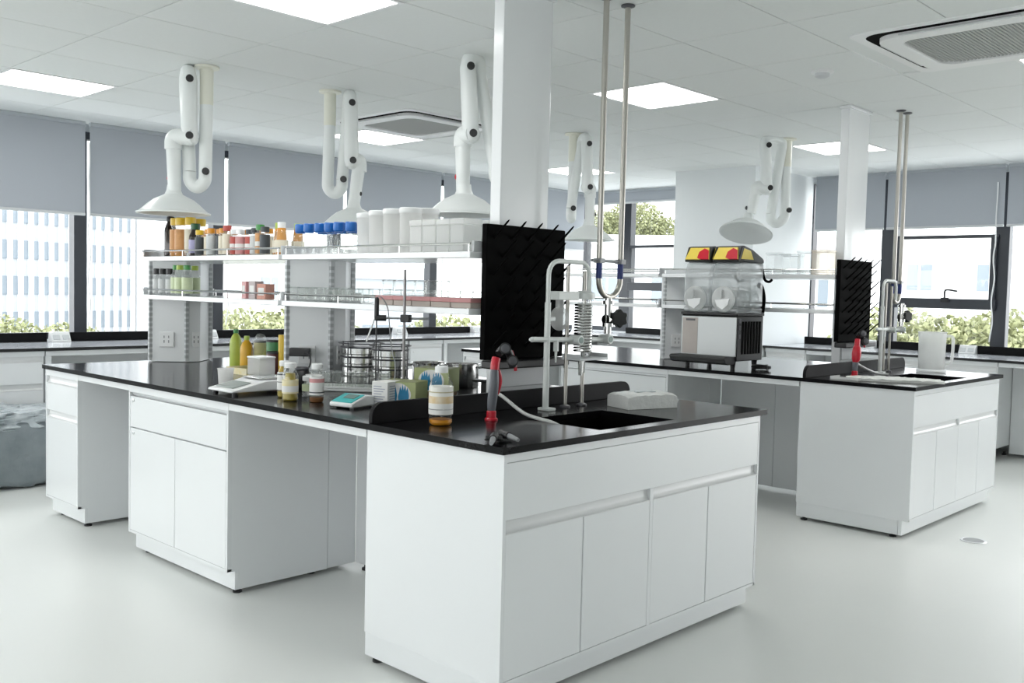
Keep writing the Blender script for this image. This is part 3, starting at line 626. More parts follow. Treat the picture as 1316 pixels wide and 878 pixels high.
for y, l in ((.865, 'white wedge socket box under the striped tower view'), (2.105, 'white wedge socket box behind the end post of the juice rack'), (4.23, 'white wedge socket box behind the retort stand'), (5.32, 'white wedge socket box beside the large drying board')):
    sock((-5.63, y, .8505), 0, l)
for x, l in ((-1.935, 'white wedge socket box behind the tap stand of the slush machine bench'), (-1.015, 'white wedge socket box beside the plastic jug handle'), (.27, 'white wedge socket box at the open end of the short counter')):
    sock((x, 7.16, .8505), R(-90), l)
PI = math.pi
for (y, w_, l) in ((-2.0, .82, 'white counter cabinet furthest along under the striped tower view'), (-1.17, .82, 'white counter cabinet hidden by the film wrapped bag'), (-.34, .86, 'white counter cabinet beside the film wrapped bag'),
                   (2.98, .82, 'white counter cabinet behind the steel sieves'), (3.83, .42, 'narrow white counter cabinet behind the steel pots')):
    counter_cab((-4.95, y, 0), R(90), w_, l)
for (x, w_, l) in ((-2.66, .42, 'white counter cabinet against the projecting wall'), (-1.46, .915, 'white counter cabinet behind the plastic jug')):
    counter_cab((x, 6.40, 0), 0, w_, l)
cf = thing('counter_support', 'white steel apron and back panels below the long window counter', 'frame', (0, 0, 0))
for (a, b) in ((.53, 2.97), (4.26, 6.9)):
    obj('apron_rail', MB().box((-4.98, a, .79), (-4.95, b, .826)), WHITE, cf, bevel=.002)
for y in (.55, 1.75, 2.94, 4.3, 5.5): obj('leg', MB().box((-5.0, y-.02, .0), (-4.96, y+.02, .79)), WHITE, cf, bevel=.003)
for (a, b) in ((.53, 1.74), (1.745, 2.97), (4.26, 5.6), (5.605, 6.9)): obj('back_panel', MB().box((-5.45, a, .05), (-5.43, b, .82)), PANEL, cf, bevel=.002)
cf = thing('counter_support', 'white steel apron and back panels below the short window counter', 'frame', (0, 0, 0))
for (a, b) in ((-2.23, -1.47), (-.54, 1.7)):
    obj('apron_rail', MB().box((a, 6.40, .79), (b, 6.43, .826)), WHITE, cf, bevel=.002); obj('back_panel', MB().box((a, 6.8, .03), (b, 6.82, .82)), PANEL, cf, bevel=.002)
for x in (.4, 1.6): obj('leg', MB().box((x-.02, 6.41, 0), (x+.02, 6.45, .79)), WHITE, cf, bevel=.003)
cf = thing('counter_support', 'white steel apron below the corner counter behind the twin pipes', 'frame', (0, 0, 0))
obj('apron_rail', MB().box((-4.9, 6.40, .79), (-3.59, 6.43, .826)), WHITE, cf, bevel=.002); obj('back_panel', MB().box((-4.9, 6.6, .03), (-3.59, 6.62, .82)), PANEL, cf, bevel=.002)

# ------------------------------------------------------------------ bottles
def bottle(name, label, cat, loc, h, r, body, cap, labcol=None, liquid=None, fill=.5, neck=.42, caph=.14, group=None, shoulder=.3, labz=(.2, .6), band=None):
    t = thing(name, label, cat, loc, random.uniform(0, 6), group); n = 18
    hn = h*(1-caph); sh = h*shoulder
    prof = [(r*.86, 0), (r*.97, h*.02), (r, h*.05), (r, hn-sh), (r*.93, hn-sh*.7), (r*.7, hn-sh*.35), (r*neck, hn-sh*.1), (r*neck, hn)]
    obj('body', MB().lathe(prof, (0, 0, 0), n), body, t)
    rc = r*neck*1.18
    obj('cap', MB().lathe([(rc, hn-h*.02), (rc*1.02, hn), (rc*1.02, h*.985), (rc*.9, h)], (0, 0, 0), n), cap, t)
    if liquid:
        zt = h*fill; rl_ = r*.94
        obj('liquid', MB().lathe([(r*.8, h*.012), (rl_, h*.05), (rl_ if zt < hn-sh else r*.6, zt)], (0, 0, 0), n), liquid, t)
    if labcol:
        l = obj('label', MB().lathe([(r*1.012, h*labz[0]), (r*1.012, h*labz[1])], (0, 0, 0), n), labcol, t)
        l.data.polygons.foreach_set('use_smooth', [True]*len(l.data.polygons))
        if band: 
            for (b0, b1, bm) in band: obj('print_band', MB().lathe([(r*1.022, h*b0), (r*1.022, h*b1)], (0, 0, 0), n), bm, l)
    return t
ORNG = mat('orange juice', (.72, .30, .02), .3, noise=.15); YEL = mat('yellow plastic', (.78, .52, .03), .35, noise=.1); OLIV = mat('olive yellow juice', (.42, .33, .05), .3, noise=.2); BRWN = mat('brown sediment', (.24, .10, .03), .4, noise=.3)
PINK = mat('pink print', (.68, .33, .33), .5, noise=.2); DRKB = mat('dark brown glass', (.02, .012, .008), .12); GRN = mat('green plastic', (.06, .30, .07), .35, noise=.1); LIME = mat('lime plastic', (.42, .55, .08), .35, noise=.1)
PURP = mat('lilac label', (.42, .40, .62), .5, noise=.1); CREAM = mat('cream label', (.78, .72, .58), .5, noise=.1); ORL = mat('orange label', (.70, .36, .14), .5, noise=.25, nscale=60); REDL = mat('red print', (.55, .10, .08), .5, noise=.2)
GRNL = mat('pale green label', (.62, .70, .45), .5, noise=.15, nscale=60); PALE = mat('pale grey label', (.66, .68, .68), .5, noise=.2, nscale=60); DARKL = mat('dark print', (.06, .07, .08), .5, noise=.2)
YLAB = mat('yellow printed label', (.80, .66, .18), .5, col2=(.82, .80, .72), nscale=40)
# large bottle and three small ones on the front bench
bottle('juice_bottle', 'large clear juice bottle with white cap and fruit label beside the upstand', 'bottle', (-.484, .184, .85), .205, .042, GLASS, WPL, mat('white bottle label', (.80, .78, .70), .5, col2=(.82, .82, .80), nscale=20), ORNG, .10, .46, .09, labz=(.19, .66), shoulder=.27, band=[(.21, .37, PAPER), (.27, .285, DARKL), (.38, .50, mat('fruit print', (.62, .36, .05), .5, noise=.2, nscale=35, col2=(.80, .78, .68))), (.56, .58, mat('fine print', (.5, .45, .3), .6))])
bottle('juice_bottle', 'small white capped bottle with olive dregs and white label, closest to the balance', 'bottle', (-1.49, .205, .85), .155, .030, GLASS, WPL, PAPER, OLIV, .18, .62, .12, labz=(.22, .68), shoulder=.26, band=[(.62, .66, DARKL), (.42, .44, DARKL)])
bottle('juice_bottle', 'small white capped bottle of yellow juice with lemon label, middle of three', 'bottle', (-1.375, .158, .85), .158, .033, GLASS, WPL, YLAB, OLIV, .72, .62, .12, labz=(.2, .55), shoulder=.26, band=[(.24, .40, PAPER)])
bottle('juice_bottle', 'small white capped bottle with pink label and brown dregs', 'bottle', (-1.27, .215, .85), .158, .030, GLASS, WPL, PAPER, BRWN, .14, .62, .12, labz=(.2, .66), shoulder=.26, band=[(.52, .62, PINK), (.25, .28, DARKL)])
bottle('small_jar', 'small clear lidded jar partly hidden behind the lemon juice bottle', 'jar', (-1.44, .30, .85), .09, .034, CLEARP, WPL, GRNL, None, .5, .8, .2, labz=(.3, .6))

# upper rack of the front bench
Z1, Z0, RY = 1.4735, 1.2485, .60
bottle('dark_bottle', 'tall dark brown waisted bottle at the end of the upper shelf', 'bottle', (-3.39, RY+.02, Z1), .24, .036, DRKB, BLACK, neck=.5, caph=.1)
tag(obj('metal_can', MB().lathe([(.032, 0), (.034, .004), (.034, .085), (.031, .09), (.029, .086)], (-3.49, .7, Z1), 20), mat('dull tin', (.55, .55, .54), .35, .8, noise=.2)), 'small dull grey can at the very end of the upper shelf', 'can')
for i, (x, y, l) in enumerate(((-3.285, RY, 'tall bottle with yellow cap and orange label next to the dark bottle'), (-3.215, RY-.005, 'tall bottle with yellow cap and orange label, second from the dark bottle'), (-3.13, RY+.01, 'tall bottle with yellow cap and pale label, third from the dark bottle'), (-3.2, RY+.11, 'tall yellow capped bottle standing behind its twins'))):
    bottle('drink_bottle', l, 'bottle', (x, y, Z1), .225, .034, CLEARP, YEL, [ORL, ORL, CREAM, ORL][i], [ORNG, ORNG, None, ORNG][i], .6, .75, .17, 'tall yellow capped bottles on the upper shelf', labz=(.1, .7))
bottle('drink_bottle', 'dark bottle with a dark green cap and lilac label on the upper shelf', 'bottle', (-3.035, RY-.01, Z1), .185, .036, DRKB, mat('dark green plastic', (.01, .08, .03), .35), PURP, None, .5, .6, .16, labz=(.1, .5))
RUN = [  # x, height, label material, cap, words
 (-2.955, .145, DARKL, YEL, 'small dark label bottle with orange cap beside the lilac label bottle'),
 (-2.895, .150, CREAM, ORNG, 'small cream label bottle with orange cap, first of the orange capped run'),
 (-2.835, .152, PALE, ORNG, 'small pale label bottle with orange cap, second of the orange capped run'),
 (-2.775, .148, DARKL, ORNG, 'small dark label bottle with orange cap, third of the orange capped run'),
 (-2.715, .150, CREAM, ORNG, 'small cream label bottle with orange cap, fourth of the orange capped run'),
 (-2.655, .162, CREAM, REDL, 'cream label bottle with a dull red cap in the middle of the shelf'),
 (-2.590, .140, REDL, WPL, 'white capped bottle with a red label beside the dull red cap'),
 (-2.525, .138, PINK, WPL, 'white capped bottle with a pink label'),
 (-2.465, .138, REDL, DARKL, 'dark capped bottle with a red label'),
 (-2.405, .142, PALE, DARKL, 'dark capped bottle with a pale label'),
 (-2.345, .158, ORL, GRN, 'green capped bottle with an orange label'),
 (-2.285, .145, DARKL, DARKL, 'small near black bottle with a dark cap'),
]
for x, h, lm, cp, words in RUN:
    bottle('drink_bottle', words, 'bottle', (x, RY-.02+random.uniform(-.01, .02), Z1), h, .026, CLEARP, cp, lm, None, .5, .72, .16, 'small bottles on the upper shelf', labz=(.06, .72), shoulder=.18, band=[(.3, .45, PAPER)] if lm in (REDL, PINK, ORL) else None)
for i, (x, y, cp, l) in enumerate(((-2.215, RY+.01, LIME, 'orange drink bottle with a lime cap'), (-2.145, RY-.02, WPL, 'orange drink bottle with a white cap at the shelf joint'), (-2.18, RY+.1, LIME, 'orange drink bottle with a lime cap in the second row'))):
    bottle('drink_bottle', l, 'bottle', (x, y, Z1), .165, .034, CLEARP, cp, CREAM, ORNG, .82, .5, .16, 'orange drink bottles at the shelf joint', labz=(.08, .45))
# a few more drink bottles in the second row, seen between the first
for i in range(6):
    bottle('drink_bottle', 'small orange capped second row bottle, %s from the lilac label bottle' % ORD[i], 'bottle', (-2.93+.12*i, RY+.1, Z1), .148, .026, CLEARP, ORNG, CREAM, None, .5, .72, .16, 'second row bottles on the upper shelf', labz=(.06, .72), shoulder=.18)
# lower shelf
for i, (x, y) in enumerate(((-3.41, .55), (-3.34, .55), (-3.27, .56))):
    bottle('drink_bottle', ['pale bottle with a dark round cap at the end of the lower shelf', 'pale bottle with a dark round cap, second on the lower shelf', 'clear bottle with a dark cap beside the green tops'][i], 'bottle', (x, y, Z0), .155, .027, CLEARP, BLACK, PALE, None, .5, .7, .2, 'dark capped bottles on the lower shelf', labz=(.1, .6))
for i, (x, y) in enumerate(((-3.20, .56), (-3.135, .55), (-3.07, .56), (-3.17, .66))):
    bottle('drink_bottle', ['pale green bottle with a green top beside the dark caps', 'pale green bottle with a green top, middle of three', 'pale green bottle with a green top, furthest from the dark caps', 'pale green bottle with a green top standing in the second row'][i], 'bottle', (x, y, Z0), .175, .03, CLEARP, LIME if i % 2 else GRN, GRNL, None, .5, .55, .13, 'green topped bottles on the lower shelf', labz=(.08, .6))
for i, (x, h, d, m_) in enumerate(((-2.42, .09, .05, PINK), (-2.345, .092, .05, mat('pink grey carton', (.58, .5, .5), .6, noise=.3, nscale=60)), (-2.255, .078, .06, mat('salmon carton', (.72, .36, .28), .6, noise=.35, nscale=50)))):
    tb = thing('carton', ['small pink carton on the lower shelf', 'small greyish carton between the pink and salmon cartons', 'small salmon carton beside the rack post'][i], 'carton', (x, .56, Z0+.0005), random.uniform(-.3, .3), 'cartons on the lower shelf')
    obj('carton_body', MB().box((-.033, -d/2, 0), (.033, d/2, h)), m_, tb, bevel=.002); obj('printed_panel', MB().box((-.022, -d/2-.001, h*.25), (.022, -d/2, h*.75)), PAPER, tb, smooth=False)
# blue capped reagent bottles
bl = None
BLP = [(-1.95, .56), (-1.87, .555), (-1.79, .56), (-1.71, .56), (-1.63, .555), (-1.56, .57), (-1.91, .66), (-1.83, .66), (-1.75, .66), (-1.67, .66), (-1.59, .67)]
for i, (x, y) in enumerate(BLP):
    if bl is None:
        bl = thing('reagent_bottle', '', 'bottle', (x, y, Z1), 0, 'blue capped reagent bottles')
        obj('body', MB().lathe([(.033, 0), (.036, .004), (.036, .075), (.03, .09), (.019, .1), (.019, .115)], (0, 0, 0), 18), GLASS, bl)
        obj('cap', MB().lathe([(.026, .108), (.027, .11), (.027, .142), (.024, .146)], (0, 0, 0), 20), BLUE, bl)
        obj('pour_ring', MB().lathe([(.022, .102), (.024, .104), (.022, .108)], (0, 0, 0), 18), BLUE, bl); o = bl
    else: o = dup(bl, (x, y, Z1))
    row = 'front' if i < 6 else 'second'; n_ = ['first', 'second', 'third', 'fourth', 'fifth', 'sixth'][i if i < 6 else i-6]
    o['label'] = 'clear reagent bottle with blue cap, %s from the shelf joint in the %s row' % (n_, row)
# white tubs
tubs = None
for i, (x, y, s) in enumerate(((-1.475, .60, .97), (-1.375, .59, 1), (-1.275, .59, 1.02), (-1.175, .60, 1.03), (-1.42, .70, 1.04), (-1.30, .70, 1.06), (-1.19, .71, 1.06))):
    t = thing('plastic_tub', ['white plastic tub beside the blue capped bottles', 'white plastic tub, second from the blue caps', 'white plastic tub, third from the blue caps', 'white plastic tub beside the clear cases', 'white plastic tub in the second row behind the blue caps', 'white plastic tub in the middle of the second row', 'white plastic tub in the second row by the clear cases'][i], 'tub', (x, y, Z1+.0005), 0, 'white plastic tubs')
    h = .19*s
    obj('tub_body', MB().lathe([(.043, 0), (.046, .004), (.048, h*.9)], (0, 0, 0), 22), TUBM, t); obj('tub_lid', MB().lathe([(.05, h*.88), (.051, h*.89), (.051, h*.985), (.047, h)], (0, 0, 0), 22), WPL, t)
# clear lidded cases
for i in range(8):
    x = -1.06+.085*(i % 4); y = .58 if i < 4 else .72
    t = thing('clear_case', 'clear plastic case in the %s row, %s from the white tubs' % ('front' if i < 4 else 'second', ['first', 'second', 'third', 'fourth'][i % 4]), 'case', (x, y, Z1+.0005), 0, 'clear plastic cases')
    obj('case_body', MB().box((-.039, -.05, 0), (.039, .05, .11)), MILKY, t, bevel=.004); obj('case_lid', MB().box((-.041, -.052, .11), (.041, .052, .135)), MILKY, t, bevel=.004)
# beakers on the lower shelf and the pink slide boxes
bk = None
def beaker(loc, r, h, label, group):
    t = thing('glass_beaker', label, 'beaker', loc, 0, group)
    obj('beaker_wall', MB().lathe([(r*.2, .003), (r*.9, .003), (r, .008), (r, h), (r*1.08, h+.004), (r*1.0, h+.001), (r*.93, h-.006), (r*.93, .012), (r*.2, .01)], (0, 0, 0), 16), GLASS, t)
    obj('beaker_rim', MB().lathe([(r*1.0, h), (r*1.09, h+.003), (r*1.0, h+.006), (r*.95, h+.003)], (0, 0, 0), 16), CLEARP, t)
    obj('beaker_base', MB().lathe([(r*.95, 0), (r*.98, .004), (r*.5, .006)], (0, 0, 0), 16), CLEARP, t); return t
for i in range(9):
    l = 'small clear glass beaker, %s from the shelf joint in the front row' % ORD[i]; g = 'small glass beakers on the lower shelf'; p = (-1.99+.072*i, .555, Z0)
    bk = beaker(p, .028, .062, l, g) if bk is None else (dup(bk, p, 0, l) and bk)
for i in range(16): dup(bk, (-1.99+.078*i, .68, Z0), 0, 'small clear glass beaker, %s from the shelf joint in the second row' % ORD[i], 'second row glass beakers on the lower shelf')
for i in range(5):
    t = thing('slide_box', 'flat dull red box lying under the glassware, %s from the retort rod' % ['first', 'second', 'third', 'fourth', 'fifth'][i], 'box', (-1.235+.12*i, .56, Z0+.0005), 0, 'flat red boxes on the lower shelf')
    obj('box_base', MB().box((-.058, -.05, 0), (.058, .05, .022)), mat('taupe card', (.42, .36, .32), .6, noise=.1), t, bevel=.002); obj('box_lid', MB().box((-.06, -.052, .022), (.06, .052, .04)), mat('dull red card', (.50, .22, .22), .5, noise=.15), t, bevel=.002)
for i in range(8): dup(bk, (-1.26+.07*i, .555, Z0+.041), 0, 'small clear glass beaker on the flat red boxes, %s from the retort rod' % ORD[i], 'glass beakers on the red boxes')

for o in list(COL.objects):                                # set the shelf goods back from the rail
    if o.parent is None and o.type == 'EMPTY' and o.location.y < 1 and -3.6 < o.location.x < -.6 and (Z1-.01 < o.location.z < Z1+.01 or Z0-.01 < o.location.z < Z0+.06): o.location.x -= .045; o.location.y += .055
# ------------------------------------------------------------------ things on the front bench
# precision balance
t = thing('precision_balance', 'white precision balance with sloping display beside the juice bottles', 'balance', (-1.745, .215, .85))
obj('housing', MB().prism([(-.17, .012), (.15, .012), (.15, .055), (.0, .058), (-.03, .05), (-.165, .022)], -.10, .10, 'x'), WPL, t, bevel=.006)
obj('display', MB().box((-.07, -.045, -.002), (.07, .045, .002)).rot(R(11.5), 'X').move((0, -.1, .0385)), mat('grey display', (.34, .38, .36), .2), t, bevel=.001)
obj('weighing_pan', MB().box((-.075, -.01, .06), (.075, .14, .067)), STEEL, t, bevel=.003)
for x in (-.08, .08):
    for y in (-.14, .13): obj('foot', MB().cyl((x, y, 0), (x, y, .013), .012, n=12), BLACK, t)
t = thing('sample_box', 'white square plastic box standing on the balance pan', 'box', (-1.80, .285, .9175), R(4))
obj('box_body', MB().box((-.046, -.042, 0), (.046, .042, .076)), MILKY, t, bevel=.004); obj('box_lid', MB().box((-.048, -.044, .076), (.048, .044, .084)), WPL, t, bevel=.003)
tag(obj('plastic_cup', MB().lathe([(.03, 0), (.036, .085), (.039, .088), (.036, .088), (.033, .082), (.027, .004)], (-1.96, .20, .8505), 22), TUBM), 'white plastic cup beside the balance', 'cup')
# squeeze bottles and pouches at the foot of the middle post
bottle('squeeze_bottle', 'lime green squeeze bottle behind the balance', 'bottle', (-2.84, .765, .85), .22, .034, mat('lime juice plastic', (.50, .62, .10), .35, noise=.1), GRN, neck=.35, caph=.08)
bottle('squeeze_bottle', 'orange yellow squeeze bottle behind the balance', 'bottle', (-2.70, .75, .85), .19, .036, mat('mango plastic', (.82, .46, .03), .35, noise=.1), LIME, neck=.35, caph=.1)
tag(obj('wash_bottle', MB().lathe([(.03, 0), (.036, .01), (.036, .16), (.03, .18), (.02, .2)], (0, 0, 0), 16).rot(R(18), 'Y').move((-2.665, .78, .86)), CLEARP), 'clear tilted bottle between the squeeze bottles and the tins', 'bottle')
for i, (x, y, m_, h, l) in enumerate(((-2.50, .80, mat('green tin', (.05, .25, .08), .4, noise=.3), .17, 'green food tin beside the middle post'), (-2.41, .745, mat('maroon tin', (.09, .02, .02), .4, noise=.3), .115, 'short maroon tin in front of the green tin'), (-2.64, .81, mat('leaf print tin', (.30, .38, .12), .5, col2=(.6, .45, .2), nscale=30), .16, 'tin with leafy print behind the green tin'), (-2.36, .76, YEL, .205, 'slim yellow bottle touching the middle post'))):
    t = thing('food_tin', l, 'tin', (x, y, .85)); r_ = .045 if i < 3 else .024
    obj('tin_body', MB().lathe([(r_*.96, 0), (r_, .004), (r_, h-.006), (r_*.97, h-.003)], (0, 0, 0), 20), m_, t); obj('tin_lid', MB().lathe([(r_*1.02, h-.004), (r_*1.02, h+.006), (r_*.9, h+.008)], (0, 0, 0), 20), BLACK if i != 3 else YEL, t)
tag(obj('sample_tray', MB().box((-2.62, .58, .8505), (-2.42, .72, .862)).box((-2.62, .58, .862), (-2.61, .72, .885)).box((-2.43, .58, .862), (-2.42, .72, .885)).box((-2.61, .58, .862), (-2.43, .59, .885)), YLAB), 'shallow yellow tray below the squeeze bottles', 'tray')
# black plug, cable and base
t = thing('power_adapter', 'black power adapter plugged in the middle post', 'adapter', (-1.955, .595, 1.0))
obj('adapter_body', MB().box((-.05, -.03, -.018), (.05, .02, .022)).rot(R(45)), BLACK, t, bevel=.005)
obj('cable', MB().tube(smoothpath([(.03, .0, 0), (.09, .0, -.01), (.10, -.01, -.06), (.075, -.03, -.10), (.06, -.06, -.145)], 3), .004, 6), BLACK, t)
t = thing('vortex_mixer', 'small black rounded mixer base behind the pink label bottle', 'mixer', (-1.80, .50, .85))
obj('mixer_body', MB().lathe([(.05, 0), (.052, .008), (.05, .05), (.036, .075), (.03, .08)], (0, 0, 0), 24), BLACK, t); obj('mixer_cup', MB().lathe([(.032, .08), (.034, .088), (.03, .094), (.018, .09)], (0, 0, 0), 20), DGREY, t)
# measuring cylinder rack of glass tubes and its tray
t = thing('paper_stack', 'pale plastic measuring jug beside the pink label bottle', 'jug', (-1.50, .36, .85))
obj('jug_wall', MB().lathe([(.028, 0), (.034, .085), (.037, .088), (.033, .086), (.026, .004)], (0, 0, 0), 18), TUBM, t); t.name = 'measuring_jug'
tr = thing('tube_tray', 'pale flat tray holding upright glass tubes', 'tray', (-1.56, .60, .85), R(40))
obj('tray_base', MB().box((-.19, -.07, 0), (.19, .07, .012)), WPL, tr, bevel=.004); obj('tray_rim', MB().box((-.19, -.07, .012), (.19, -.064, .022)).box((-.19, .064, .012), (.19, .07, .022)), WPL, tr, bevel=.002)
c0 = None
for i in range(7):
    for j in range(2):
        lx, ly = -.16+.053*i, -.03+.055*j; a = R(40); p = (-1.56+lx*math.cos(a)-ly*math.sin(a), .60+lx*math.sin(a)+ly*math.cos(a), .8625)
        if c0 is None:
            c0 = thing('glass_tube', 'upright clear glass tube, first along the pale tray in its front row', 'tube', p, 0, 'glass tubes in the tray')
            obj('tube_wall', MB().lathe([(.02, 0), (.022, .004), (.022, .07), (.024, .073), (.02, .07), (.019, .006)], (0, 0, 0), 14), GLASS, c0); obj('tube_rim', MB().lathe([(.021, .069), (.0245, .072), (.021, .075)], (0, 0, 0), 14), CLEARP, c0)
        else: dup(c0, p, 0, 'upright clear glass tube, %s along the pale tray in its %s row' % (ORD[i], ['front', 'rear'][j]))
# two stacks of test sieves with a wire carrier
def sieves(x, y, n, r, words):
    for i in range(n):
        t = thing('test_sieve', 'stainless test sieve, %s of the stack %s' % (['lowest', 'second from the bottom', 'third from the bottom', 'topmost'][i], words), 'sieve', (x, y, .8505+i*.046), 0, 'stacked test sieves '+words)
        obj('sieve_wall', MB().lathe([(r-.004, 0), (r-.004, .009), (r, .012), (r, .038), (r+.003, .0415), (r+.003, .045), (r-.002, .045), (r-.003, .012), (r-.006, .001)], (0, 0, 0), 36), STEEL, t)
        obj('sieve_mesh', MB().lathe([(r-.004, .009), (.001, .009)], (0, 0, 0), 36), GREY, t); obj('rim', MB().lathe([(r+.003, .040), (r+.005, .043), (r+.003, .0455)], (0, 0, 0), 36), DGREY, t)
    t = thing('sieve_carrier', 'thin wire carrier around the sieve stack '+words, 'carrier', (x, y, .85))
    for k in range(4):
        a = k*math.pi/2+.3; obj('carrier_rod', MB().cyl((math.cos(a)*(r+.012), math.sin(a)*(r+.012), 0), (math.cos(a)*(r+.012), math.sin(a)*(r+.012), .205), .0035, n=6), DGREY, t)
    for z in (.004, .2): obj('carrier_ring', MB().tube([(math.cos(2*math.pi*k/36)*(r+.012), math.sin(2*math.pi*k/36)*(r+.012), z) for k in range(37)], .003, 6), DGREY, t)
sieves(-1.78, .83, 4, .098, 'beside the middle post'); sieves(-1.565, .835, 4, .086, 'behind the retort rod')
# retort stand with electrode
t = thing('retort_stand', 'steel retort stand with a clamp holding a black electrode', 'retort stand', (-1.09, .52, .85), R(25))
obj('base_plate', MB().box((-.16, -.025, 0), (.015, .075, .012)), DGREY, t, bevel=.003); obj('rod', MB().cyl((0, 0, .01), (0, 0, .55), .006, n=12), mat('dull steel rod', (.30, .29, .29), .4, .6, noise=.1), t)
dv = Vector((.937, .349, 0)); b0 = Vector((0, 0, .347))
obj('clamp_arm', MB().cyl(b0-dv*.10, b0+dv*.10, .005, n=10), GREY, t); obj('clamp_boss', MB().box((-.014, -.014, .331), (.028, .016, .363)), BLACK, t, bevel=.004)
obj('clamp_head', MB().cyl(b0-dv*.12, b0-dv*.075, .013, n=12), BLACK, t)
e0 = b0-dv*.115
obj('electrode', MB().tube([e0+Vector((0, 0, .085)), e0+Vector((0, 0, .08)), e0+Vector((0, 0, -.01))], [.005, .0095, .0105], 12).cyl(e0+Vector((0, 0, -.01)), e0+Vector((0, 0, -.30)), .003, n=6), BLACK, t)
obj('cable', MB().tube(smoothpath([e0+Vector((0, 0, .085)), e0+Vector((.015, .01, .09)), e0+Vector((.035, .03, .05)), e0+Vector((.04, .035, .0)), e0+Vector((.07, .0, -.13)), e0+Vector((.11, -.03, -.20)), e0+Vector((.12, -.1, -.32))], 3), .0025, 6), GREY, t)
obj('glass_rod', MB().cyl(e0+Vector((-.03, -.03, -.10)), e0+Vector((-.005, -.005, 0)), .0035, n=8), WPL, t)
# pH meter
t = thing('ph_meter', 'white and teal bench meter with a sloping screen beside the upstand', 'meter', (-1.06, .235, .85), R(10))
obj('meter_body', MB().prism([(-.065, .006), (.065, .006), (.065, .045), (.02, .05), (-.065, .022)], -.06, .06, 'x'), WPL, t, bevel=.005)
obj('teal_panel', MB().box((-.052, -.04, -.0015), (.052, .04, .0015)).rot(R(18), 'X').move((0, -.022, .0375)), TEAL, t, bevel=.001); obj('screen', MB().box((-.022, -.018, -.0018), (.036, .018, .0018)).rot(R(18), 'X').move((0, -.012, .0425)), mat('meter screen', (.16, .24, .22), .15), t)
for x in (-.045, .045): obj('foot', MB().box((x-.01, -.05, 0), (x+.01, .05, .007)), BLACK, t)
# paper box and glove boxes
OLV = mat('olive green carton', (.42, .47, .22), .55, noise=.08, nscale=30); OLD = mat('dark olive carton', (.25, .27, .12), .55, noise=.08, nscale=30); GLV = mat('blue glove print', (.01, .25, .48), .5, noise=.3, nscale=90)
def glovebox(loc, rz, label):
    t = thing('glove_box', label, 'box', loc, rz, 'olive glove boxes')
    obj('carton_body', MB().box((-.078, -.06, 0), (.078, .06, .098)), OLV, t, bevel=.002); obj('carton_top', MB().box((-.077, -.059, .098), (.077, .059, .0995)), OLD, t, smooth=False)
    wp = [(.0+.058*math.cos(R(a)), .048+.046*math.sin(R(a))) for a in range(0, 360, 15)]
    obj('printed_oval', MB().prism(wp, -.0608, -.06, 'y'), PAPER, t, smooth=False)
    g = MB()
    for s in (-1, 1):
        cx = s*.026
        pts = [(cx-.020, .008), (cx+.020, .008), (cx+.024, .045), (cx+.021, .06), (cx+.017, .078), (cx+.011, .062), (cx+.007, .088), (cx+.001, .065), (cx-.004, .09), (cx-.009, .064), (cx-.015, .08), (cx-.019, .058), (cx-.024, .04)]
        g.prism(pts, -.0618, -.0605, 'y')
    obj('glove_print', g, GLV, t, smooth=False); return t
glovebox((-1.0, .45, .85), R(25), 'olive glove box with blue glove print standing in front beside the paper box')
glovebox((-.93, .66, .85), R(25), 'olive glove box with blue glove print raised behind the other glove box').location = (-1.02, .645, .893)
t = thing('carton', 'plain brown carton under the raised glove box', 'carton', (-1.02, .645, .85), R(25)); obj('carton_body', MB().box((-.07, -.055, 0), (.07, .055, .0425)), mat('brown card', (.35, .26, .16), .7, noise=.1), t, bevel=.002); obj('tape', MB().box((-.07, -.012, .0425), (.07, .012, .0429)), CREAM, t, smooth=False)
t = thing('paper_box', 'white leaflet box with grey printing between the meter and the glove boxes', 'box', (-1.015, .37, .85), R(20))
obj('box_body', MB().box((-.036, -.05, 0), (.036, .05, .10)), PAPER, t, bevel=.002)
pm = MB()
for i in range(7): pm.box((-.028, -.0508, .02+i*.010), (.008+.016*(i % 3)/2, -.05, .0235+i*.010)); pm.box((.036, -.035, .02+i*.010), (.0368, .01+.012*(i % 2), .0235+i*.010))
obj('printing', pm, mat('grey print', (.40, .42, .5), .6), t, smooth=False)
# steel pots
def pot(loc, r, h, label):
    t = thing('steel_pot', label, 'pot', loc, R(40), 'stainless pots')
    obj('pot_wall', MB().lathe([(r*.96, 0), (r, .006), (r, h), (r+.006, h+.003), (r+.006, h+.006), (r-.002, h+.004), (r-.003, .008), (.001, .006)], (0, 0, 0), 32), STEEL, t)
    for s in (-1, 1):
        obj('pot_handle', MB().tube(smoothpath([(s*r, -.03, h-.012), (s*(r+.035), -.028, h-.008), (s*(r+.035), .028, h-.008), (s*r, .03, h-.012)]), .004, 8), STEEL, t)
    return t
pot((-1.40, 1.15, .85), .082, .108, 'deep stainless pot with loop handles beside the drying board'); pot((-1.64, 1.15, .85), .085, .098, 'stainless pot with loop handles behind the glove boxes')
t = thing('clamp_holder', 'black plastic clamp resting behind the upstand', 'clamp', (-.94, .86, .85), R(20))
obj('clamp_plate', MB().box((-.06, -.02, .075), (.05, .02, .086)).box((-.02, -.015, .0), (.015, .015, .075)), BLACK, t, bevel=.003); obj('clamp_jaw', MB().lathe([(.022, 0), (.026, .008), (.022, .03)], (.045, 0, .105), 18, (.5, -.5, .3)), BLACK, t)
tag(obj('rubber_bung', MB().lathe([(.03, 0), (.034, .02), (.02, .026)], (-.72, 1.13, .8505), 18), BLACK), 'black rubber bung beside the service duct', 'bung')
